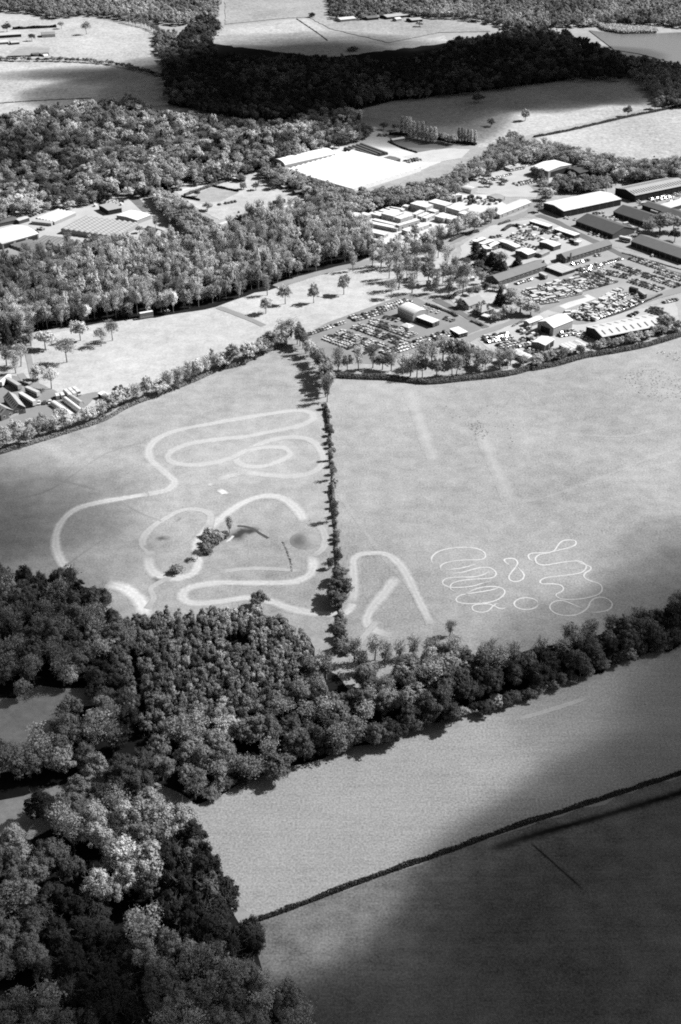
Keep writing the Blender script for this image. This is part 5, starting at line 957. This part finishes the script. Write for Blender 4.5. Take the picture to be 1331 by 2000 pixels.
car_row(zC, (640,160), (745,190), 'in the trio beside the marquee wall', 1, pitch=3.4, mix=(1,2,0,3,2), miss=0, seed=10)
car_row(zC, (950,82), (1070,125), 'in the bays beside the clipped hedge', 1, pitch=4.4, mix=(5,1,0,0,0), miss=0, seed=11)
car_row(zC, (1130,170), (1185,190), 'at the end of the clipped hedge bays', 1, pitch=3, mix=(0,1,2,1,0), miss=0, seed=12)
# car yard on the right
car_row(zA, (160,350), (300,455), 'in the hazy end rows of the van yard', 4, gap=4.4, pitch=2.5, mix=(8,3,1,1,0), vanp=.3, seed=13)
car_row(zA, (290,300), (470,400), 'in the middle rows of the van yard', 4, gap=5, pitch=2.6, mix=(9,3,1,1,0), vanp=.45, seed=14)
car_row(zA, (440,265), (610,345), 'in the mixed rows of the van yard', 4, gap=4.6, pitch=2.5, mix=(6,3,2,2,1), vanp=.2, seed=15)
car_row(zA, (560,215), (760,300), 'in the dark rows of the van yard', 4, gap=4.8, pitch=2.4, mix=(2,3,3,5,2), seed=16)
car_row(zA, (535,195), (690,150), 'in the line under the low garages', 2, mix=(2,3,2,3,1), seed=17)
car_row(zA, (690,150), (870,95), 'in the line under the brick range', 1, mix=(2,3,2,3,1), seed=18)
car_row(zA, (690,195), (940,245), 'in the inner double row of the big car yard', 2, gap=4.8, mix=(2,3,2,5,3), seed=19)
car_row(zA, (940,270), (1190,350), 'in the outer stretch of the inner double row', 2, gap=4.8, mix=(3,3,2,5,2), seed=20)
car_row(zA, (815,150), (1110,250), 'in the second double row of the big car yard', 2, gap=4.8, mix=(2,3,2,5,3), seed=21)
car_row(zA, (1110,245), (1320,320), 'in the outer stretch of the second double row', 2, gap=4.8, mix=(6,3,1,3,1), seed=22)
car_row(zA, (950,95), (1200,180), 'in the third double row of the big car yard', 2, gap=4.8, mix=(3,3,2,4,2), seed=23)
car_row(zA, (1150,195), (1360,265), 'in the outer stretch of the third double row', 2, gap=4.8, mix=(4,3,1,4,2), seed=24)
car_row(zA, (470,545), (610,450), 'in the top line of the packed block beside the lane', 1, mix=(4,3,1,5,1), vanp=.1, seed=30)
car_row(zA, (500,560), (860,340), 'in the second line of the packed block beside the lane', 1, mix=(6,3,1,3,1), vanp=.2, seed=31)
car_row(zA, (530,575), (930,370), 'in the third line of the packed block beside the lane', 1, mix=(6,3,1,3,1), vanp=.3, seed=32)
car_row(zA, (590,580), (990,405), 'in the fourth line of the packed block beside the lane', 1, mix=(5,3,1,4,1), vanp=.2, seed=33)
car_row(zA, (640,578), (1020,432), 'in the lowest line of the packed block beside the lane', 1, mix=(6,3,1,3,1), vanp=.1, seed=34)
car_row(zA, (560,530), (800,380), 'in the inner line of the packed block beside the lane', 1, mix=(5,3,1,4,1), vanp=.2, seed=35)
car_row(zA, (460,530), (480,560), 'at the tip of the packed block', 2, mix=(8,1,0,0,0), vanp=.6, seed=36)
car_row(zA, (1085,500), (1190,540), 'in the group above the striped warehouse', 2, mix=(1,2,1,4,4), seed=37)
car_row(zA, (1100,480), (1190,500), 'in the group above the striped warehouse', 1, mix=(1,2,1,4,4), seed=38)
car_row(zA, (1200,440), (1290,420), 'at the far end of the lane verge', 1, mix=(4,2,1,2,1), seed=39)
car_row(zA, (930,548), (985,520), 'in the pair beside the lane', 1, pitch=4, mix=(0,0,1,3,3), miss=0, seed=40)
car_row(zA, (40,295), (150,262), 'in front of the nearer brick range', 1, pitch=2.7, mix=(3,2,1,3,1), seed=41)
car_row(zA, (480,145), (620,105), 'in front of the longer brick range', 1, pitch=3.2, mix=(2,2,1,3,1), seed=42)
car_row(zA, (660,75), (700,70), 'at the door of the longer brick range', 1, pitch=3.2, mix=(5,1,0,0,0), miss=0, seed=43)
car_row(zA, (1075,65), (1180,75), 'beside the lowest long shed', 2, pitch=3, mix=(1,1,2,4,2), seed=44)
car_row(zM, (30,835), (140,855), 'below the dark bays of the white roofed warehouse', 1, pitch=2.8, mix=(6,2,0,2,0), seed=45)
car_row(zM, (350,790), (450,775), 'outside the middle bays of the white roofed warehouse', 1, pitch=2.8, mix=(2,2,2,3,1), seed=46)
car_row(zM, (440,830), (560,850), 'between the two long sheds', 2, pitch=3, mix=(4,2,1,3,1), seed=47)
car_row(zM, (600,860), (860,990), 'along the second long shed', 1, pitch=4.5, mix=(5,2,1,2,1), vanp=.2, seed=48)
car_row(zM, (310,1010), (540,1075), 'along the long shed beside the street', 1, pitch=4, mix=(4,2,1,2,1), vanp=.3, seed=49)
car_row(zM, (840,650), (1060,770), 'beside the skylit warehouse', 1, pitch=3.2, mix=(6,2,1,2,1), vanp=.2, seed=50)
car_row(zM, (1000,640), (1220,585), 'outside the skylit warehouse bays', 2, pitch=2.7, mix=(3,3,2,4,1), seed=51)
car_row(zM, (1190,660), (1340,620), 'in the bright row at the skylit warehouse yard', 1, pitch=2.7, mix=(5,2,1,3,1), seed=52)
car_row(zM, (1260,545), (1340,590), 'in the pale corner of the skylit warehouse yard', 2, pitch=2.7, mix=(6,2,1,1,0), seed=53)
# vehicle yard by the boxy shed, breaker yard
car_row(zP, (215,215), (400,165), 'in the line beside the tree belt', 1, pitch=2.6, mix=(3,3,1,4,1), seed=54)
car_row(zP, (260,205), (320,195), 'in the yard of the boxy white shed', 1, pitch=2.6, mix=(6,2,0,1,0), vanp=.4, seed=55)
car_row(zP, (440,120), (560,85), 'behind the boxy white shed', 3, pitch=2.8, gap=4.5, mix=(6,2,1,3,1), vanp=.3, seed=56)
car_row(zP, (375,145), (450,130), 'among the white vehicles at the yard top', 2, pitch=3, mix=(8,2,0,1,0), vanp=.5, seed=57)
car_row(zP, (420,225), (550,200), 'below the boxy white shed', 2, pitch=3, mix=(3,2,2,4,1), seed=58)
car_row(zP, (130,310), (260,330), 'beside the small grey hut', 2, pitch=4, mix=(2,2,2,3,1), seed=59)
car_row(zF, (770,195), (960,260), 'in the tight line under the white topped stores', 2, pitch=2.6, mix=(3,3,2,4,2), seed=60)
car_row(zF, (380,300), (470,285), 'at the top of the breaker yard', 1, pitch=3, mix=(2,2,2,4,1), seed=61)
car_row(zF, (560,290), (700,330), 'in the middle of the breaker yard', 2, pitch=4.4, mix=(6,2,1,1,0), vanp=.6, turn=.8, seed=62)
car_row(zF, (620,345), (800,420), 'scattered in the breaker yard', 2, pitch=4, mix=(4,2,2,3,1), turn=.5, seed=63)
car_row(zF, (680,260), (820,320), 'beside the pale breaker yard floor', 2, pitch=4, mix=(2,2,3,4,1), turn=.4, seed=64)
car_row(zF, (230,330), (440,400), 'under the narrow white canopies', 2, pitch=3.4, gap=6, mix=(3,2,2,3,1), seed=65)
car_row(zF, (1010,290), (1200,350), 'at the street end of the breaker yard', 1, pitch=4, mix=(4,2,1,3,1), vanp=.3, seed=66)
# white gabled shed yard and scrap rows
car_row(zE, (320,490), (560,450), 'in the upper tangle of scrap vehicles', 3, pitch=2.5, gap=4, mix=(5,3,2,5,2), turn=.3, miss=.1, seed=67)
car_row(zE, (480,560), (640,520), 'in the lower tangle of scrap vehicles', 3, pitch=2.5, gap=4, mix=(5,3,2,5,2), turn=.3, miss=.1, seed=68)
car_row(zE, (640,410), (740,380), 'between the annex and the white gabled shed', 1, pitch=3, mix=(4,2,1,3,1), seed=69)
car_row(zE, (740,420), (860,440), 'in front of the white shed doorway', 2, pitch=3, mix=(3,2,2,4,1), turn=.4, seed=70)
car_row(zE, (700,480), (760,560), 'beside the small workshop', 2, pitch=3.2, mix=(4,2,2,3,1), turn=.3, seed=71)
car_row(zE, (720,590), (880,650), 'below the small workshop', 2, pitch=3, mix=(3,2,2,4,1), turn=.2, seed=72)
car_row(zE, (1000,440), (1180,410), 'under the wall of the white gabled shed', 2, pitch=3, mix=(4,2,2,3,1), turn=.3, seed=73)
car_row(zE, (1190,430), (1300,470), 'beside the dark end of the striped warehouse', 2, pitch=3, mix=(4,2,2,3,1), turn=.2, seed=74)
car_row(zE, (920,600), (1050,620), 'among the clutter below the workshop', 2, pitch=3.2, mix=(3,2,2,4,1), turn=.5, seed=75)
# elsewhere
car_row(zD, (610,145), (750,130), 'at the tree edge of the greenhouse yard', 1, pitch=2.8, mix=(6,2,1,2,1), vanp=.4, seed=76)
car_row(zD, (780,108), (880,92), 'parked in the white line at the top of the greenhouse yard', 1, pitch=2.6, mix=(9,1,0,0,0), vanp=.8, seed=77)
car_row(zD, (850,130), (960,150), 'parked across the top of the greenhouse yard', 2, pitch=4, mix=(5,2,1,2,0), seed=78)
car_row(zD, (240,250), (340,215), 'beside the old sheds', 1, pitch=3.4, mix=(2,2,2,4,2), seed=79)
car_row(zG, (500,690), (560,680), 'white at the foot of the meadow', 1, pitch=3, mix=(1,0,0,0,0), vanp=1, miss=0, seed=80)
car_row(zG, (590,665), (690,640), 'in the white cluster at the foot of the meadow', 2, pitch=2.8, mix=(1,0,0,0,0), vanp=1, miss=0, seed=81)
car_row(zG, (340,740), (480,730), 'beside the white tunnels', 1, pitch=3.2, mix=(5,2,1,3,0), seed=82)
car_row(zG, (1010,610), (1080,600), 'half under the boundary trees', 1, pitch=3, mix=(1,1,2,4,1), seed=83)
car_row(z8, (870,127), (895,124), 'on the track at the meadow edge', 1, pitch=5, mix=(9,0,0,0,0), miss=0, turn=1.4, seed=84)
car_row(zH, (10,205), (100,195), 'among the machinery at the track end', 2, pitch=3, mix=(1,1,2,4,2), seed=85)
car_row(zH, (400,318), (530,295), 'in the dark machinery row on the bleached grass', 1, pitch=3, mix=(0,1,2,4,2), seed=86)
car_row(zH, (130,465), (165,470), 'under the belt beside the greenhouse yard', 1, pitch=3.4, mix=(5,1,0,1,0), seed=87)
car_row(zJ, (440,395), (540,375), 'in the clutter at the nursery corner', 2, pitch=3.4, mix=(1,2,2,3,1), turn=.5, seed=88)
car_row(zJ, (210,180), (290,185), 'beside the bleached track at the nursery head', 2, pitch=3.4, mix=(2,2,2,3,1), turn=.5, seed=89)
car_row(zI, (700,280), (790,325), 'on the hardstanding above the white nursery', 1, pitch=7, mix=(6,2,0,1,0), vanp=.5, seed=90)
spots.sort(); rest = {}
nc = 0
allv = MB()
vn = {'car': 0, 'van': 0}; rest = []
for y, x, ang, tn, place, van in spots:
    k = 'van' if van else 'car'; pool = VANS if van else CARS
    if k == 'van' and tn not in VANS: tn = 'white'
    me = pool[tn][int(rng.integers(len(pool[tn])))]
    vn[k] += 1
    if vn[k] > 295: rest.append((x, y, ang, me)); continue
    o = bpy.data.objects.new('parked_' + k, me); o.location = (x, y, zr0 + .05); o.rotation_euler = (0, 0, ang); o.scale = (1.08, 1.08, 1.1); link(o)
    tag(o, f'{tn} {k} {place}', k, f'{tn} {k}s {place}')
if rest:
    V, F, MI, ml, b = [], [], [], [], 0
    for x, y, ang, me in rest:
        co = np.zeros(len(me.vertices)*3, np.float32); me.vertices.foreach_get('co', co); co = co.reshape(-1, 3).astype(float); c, s = math.cos(ang), math.sin(ang)
        V += np.stack([co[:, 0]*c - co[:, 1]*s + x, co[:, 0]*s + co[:, 1]*c + y, co[:, 2] + zr0 + .05], 1).tolist()
        for m in me.materials:
            if m not in ml: ml.append(m)
        for p in me.polygons: F.append(tuple(b + i for i in p.vertices)); MI.append(ml.index(me.materials[p.material_index]))
        b += len(co)
    me = bpy.data.meshes.new('parked_cars_mass'); me.from_pydata(V, [], F)
    for m in ml: me.materials.append(m)
    me.polygons.foreach_set('material_index', MI); me.update()
    tag(link(bpy.data.objects.new('parked_cars_mass', me)), 'mass of small parked cars in the yards beyond the marquee car park', 'cars', None, 'stuff')
print('vehicles', vn, 'rest', len(rest))
# lorries, trailers, bus
def lorry(name, label, cat, conv, A, B, D, h, v, tractor=False, dark=.05):
    a, b, d = g(*conv(*A), h), g(*conv(*B), h), g(*conv(*D), h)
    u = a - d; L = np.linalg.norm(u); u /= L; W = min(2.6, max(2.3, abs((b-a) @ np.array((-u[1], u[0])))))
    o = empty(name, (*d, zr0 + .1), math.atan2(u[1], u[0])); tag(o, label, cat)
    MB().box(0, L, 0, W, .9, h).build('body', rm(v), o); MB().box(.1, L-.1, .2, W-.2, .55, .898).build('chassis', M_DOOR, o)
    MB().box(.3, L-.3, -.03, -.005, 1.2, h*.62).build('side_panel', rm(dark), o)
    for x in (L*.15, L*.25, L*.85):
        for y in (.0, W - .3): MB().tube((x, y, .45), (x, y + .3, .45), .45, .45, 10).build('wheel', MATS['tyre'], o)
    return o
lorry('trailer', 'pale box trailer nearest the brick barn', 'trailer', zG, (285,732), (315,716), (160,655), 3.8, .6)
lorry('trailer', 'dark sided box trailer parked behind the pale one', 'trailer', zG, (320,652), (345,640), (215,605), 3.8, .5)
lorry('trailer', 'grey trailer at the far side of the barn yard', 'trailer', zG, (155,592), (190,576), (45,525), 3.8, .4)
lorry('trailer', 'flat low trailer under the park trees', 'trailer', zG, (250,575), (280,562), (175,548), 1.8, .35)
lorry('lorry', 'white lorry standing at the yard edge under the thin trees', 'lorry', zG, (-10,560), (20,548), (70,492), 3.6, .7)
lorry('trailer', 'white box trailer at the end of the lowest long shed', 'trailer', zP, (1052,528), (1060,520), (988,514), 3.4, .6)
lorry('lorry', 'white lorry at the end of the packed car block', 'lorry', zA, (1040,385), (1050,375), (990,350), 3.6, .3)
lorry('lorry', 'dark tall lorry beside the packed car block', 'lorry', zA, (980,345), (990,335), (920,328), 4, .04)
lorry('trailer', 'pale trailer beside the nearer brick range', 'trailer', zF, (880,660), (925,640), (820,630), 3.2, .5)
lorry('trailer', 'white trailer beside the skylit warehouse', 'trailer', zM, (1065,775), (1070,768), (985,750), 3, .65)
def bus():
    a, b = g(*z8(732, 172)), g(*z8(800, 160)); u = b - a; L = np.linalg.norm(u); u /= L
    o = empty('bus', (*a, zr0 + .1), math.atan2(u[1], u[0])); tag(o, 'white topped double deck bus parked at the edge of the meadow', 'bus'); W = 2.5
    MB().box(0, L, 0, W, .4, 2.0).box(0, L, 0, W, 2.55, 3.0).box(0, L, 0, W, 3.6, 4.15).build('body', rm(.35), o)
    MB().box(.05, L-.05, .04, W-.04, 2.0, 2.55).box(.05, L-.05, .04, W-.04, 3.0, 3.6).build('window', M_WIN, o)
    MB().box(.02, L-.02, .02, W-.02, 4.152, 4.25).build('roof', rm(.75), o)
    for x in (L*.18, L*.78):
        for y in (-.02, W - .28): MB().tube((x, y, .48), (x, y + .3, .48), .48, .48, 10).build('wheel', MATS['tyre'], o)
bus()
# stacked crates and skips in the working yards
def crate_mesh(L, W, H, v):
    m = MB(); m.box(0, L, 0, W, .12, H)
    for q in range(1, int(L/.8)): m.box(q*.8 - .05, q*.8 + .05, -.05, W + .05, .12, H - .06)
    m.box(.05, L - .05, .1, .25, 0, .118).box(.05, L - .05, W - .25, W - .1, 0, .118)
    return m.mesh('crate', [rm(v)])
CRM = {'pale': [crate_mesh(2.4, 2, 1.8, .8), crate_mesh(4.5, 2.2, 2.3, .7)], 'grey': [crate_mesh(3, 2, 1.6, .35), crate_mesh(5.5, 2.3, 2.4, .3)], 'black': [crate_mesh(2.6, 1.8, 1.5, .04), crate_mesh(4, 2.2, 2.2, .05)]}
def crates(conv, poly, sp, place, seed):
    r = np.random.default_rng(seed + 4000)
    for xy in scatter(poly, sp, .5, seed, 1, conv):
        tn = ['pale', 'grey', 'black'][int(r.integers(3))]; o = bpy.data.objects.new('storage_crate', CRM[tn][int(r.integers(2))])
        o.location = (*xy, zr0 + .05); o.rotation_euler = (0, 0, .75 + 1.571*int(r.integers(4)) + r.normal()*.15); link(o); tag(o, f'{tn} storage crate {place}', 'crate', f'{tn} crates {place}')
crates(zF, [(560,180),(760,200),(1180,330),(1050,380),(820,320),(660,300),(560,260)], 8, 'among the vehicles of the breaker yard', 1)
crates(zE, [(900,600),(1050,600),(1180,480),(1260,500),(1180,620),(1050,660),(880,680)], 6, 'in the clutter below the white gabled shed', 2)
crates(zE, [(640,440),(760,400),(840,470),(760,560),(680,540)], 6, 'in front of the white gabled shed', 3)
crates(zB, [(1160,160),(1330,150),(1331,260),(1220,270)], 8, 'beside the white arched hut', 4)
crates(zB, [(640,470),(860,420),(900,450),(700,540)], 8, 'at the near end of the cabin yard', 5)
crates(zD, [(640,150),(860,100),(960,130),(940,170),(700,175)], 8, 'along the top of the greenhouse yard', 6)
crates(zD, [(240,330),(340,340),(360,380),(300,400)], 7, 'between the glasshouses', 7)
crates(zH, [(1090,290),(1240,270),(1290,300),(1150,310)], 6, 'in the scrap at the nursery belt', 8)
crates(zM, [(760,690),(980,760),(960,790),(800,720)], 7, 'beside the skylit warehouse', 9)
crates(zP, [(140,290),(270,300),(430,290),(420,310),(250,340)], 8, 'around the small grey hut', 10)
# sheep in the big field
def sheep(xy, rz):
    m = MB()
    for (cx, cz, rx, ry, rzz) in ((0, .62, .55, .32, .33), (.68, .82, .2, .13, .15)):
        n, k = 10, 6; v = [(cx + rx*math.cos(math.pi*j/k), ry*math.sin(math.pi*j/k)*math.cos(2*math.pi*i/n), cz + rzz*math.sin(math.pi*j/k)*math.sin(2*math.pi*i/n)) for j in range(k+1) for i in range(n)]
        m.add(v, [(j*n+i, j*n+(i+1) % n, (j+1)*n+(i+1) % n, (j+1)*n+i) for j in range(k) for i in range(n)])
    for x in (-.35, .35):
        for y in (-.16, .16): m.tube((x, y, 0), (x, y, .45), .05, .07, 5)
    return m.build('sheep', M_WHITE, loc=(*xy, zr0), rz=rz)
s0 = sheep(g(1286, 690), .4); tag(s0, 'white sheep grazing at the top of the big plain field', 'sheep', 'sheep in the big plain field')
for x, y in [(1294,688),(1297,691),(1306,696),(1309,692),(1322,690),(1328,700),(1324,704),(1318,702)]:
    c = s0.copy(); c.location = (*g(x, y), zr0); c.rotation_euler = (0, 0, random.uniform(0, 6)); link(c)

# ------------------------------------------------------------------ clouds overhead, unseen (mist volumes shading the land; some added to dim its edges)
def cloud_mat(name, dens):
    m = new_mat(name); nt = m.node_tree; o = N(nt, 'ShaderNodeOutputMaterial'); v = N(nt, 'ShaderNodeVolumePrincipled')
    v.inputs['Density'].default_value = dens; v.inputs['Color'].default_value = (.35, .35, .35, 1); nt.links.new(v.outputs[0], o.inputs['Volume'])
    return m
def cloud(px, py, rx, ry, rz, dens, alt, label, rot=0.0, seed=0):
    c = g(px, py); k = alt/math.tan(SUN_EL)
    me = bpy.data.meshes.new('cloud'); r = np.random.default_rng(seed); n, q = 40, 20; V = []
    ph = r.uniform(0, 6.28, 6)
    for j in range(q + 1):
        th = math.pi*j/q
        for i in range(n):
            a = 2*math.pi*i/n; f = 1 + .13*math.sin(3*a + ph[0]) + .09*math.sin(5*a + ph[1] + th) + .06*math.sin(8*a + ph[2])*math.sin(th)
            V.append((rx*f*math.sin(th)*math.cos(a), ry*f*math.sin(th)*math.sin(a), rz*math.cos(th)))
    me.from_pydata(V, [], [(j*n+i, (j+1)*n+i, (j+1)*n+(i+1) % n, j*n+(i+1) % n) for j in range(q) for i in range(n)])
    me.materials.append(cloud_mat('cloud_mist', dens)); me.update()
    o = link(bpy.data.objects.new('cloud', me)); o.location = (c[0] + k*math.cos(SUN_AZ), c[1] + k*math.sin(SUN_AZ), alt); o.rotation_euler = (0, 0, rot)
    tag(o, label, 'cloud', None, 'structure')
CLOUDS = []
def heap_cloud(px, py, rx, ry, k, label, alt=900, n=3, rot=0.0, lo=.5):
    """A cloud of n nested puffs: dense core, thinning to the rim."""
    for j in range(n):
        f = 1 - (1 - lo)*j/max(1, n - 1)
        CLOUDS.append((px, py, rx*f, ry*f, 55*(.6 + .4*f), k/n/80, alt, label + (' (rim)', ' (body)', ' (core)')[j], rot))
heap_cloud(470, 165, 200, 220, 4.5, 'wide cloud shading the far wood, western part')
heap_cloud(790, 165, 220, 240, 4.5, 'wide cloud shading the far wood, middle part')
heap_cloud(1060, 145, 200, 190, 4.5, 'wide cloud shading the far wood, eastern part')
heap_cloud(230, 146, 130, 50, 2.2, 'small cloud shading the far pasture')
heap_cloud(640, 95, 170, 110, 1.2, 'thin cloud over the far hillside')
heap_cloud(665, 1720, 340, 280, .27, 'thin broad cloud over the near fields')  # added unseen clouds from here on, dimming the near and outer land
heap_cloud(1440, 1960, 128, 105, 6, 'dense cloud over the hay field')
heap_cloud(1560, 1350, 100, 150, 2.0, 'dense cloud beyond the strip wood')
heap_cloud(-190, 1040, 110, 100, 1.5, 'thin cloud west of the track field')
heap_cloud(-130, 560, 75, 90, 1.2, 'thin cloud west of the middle wood')
heap_cloud(-120, 320, 150, 140, 1.0, 'thin cloud west of the upper wood')
heap_cloud(-150, 1420, 90, 130, 1.0, 'thin cloud west of the clearing')
heap_cloud(60, 2230, 150, 70, 3, 'cloud over the near end of the big wood')
for i, c in enumerate(CLOUDS): cloud(*c, seed=i)
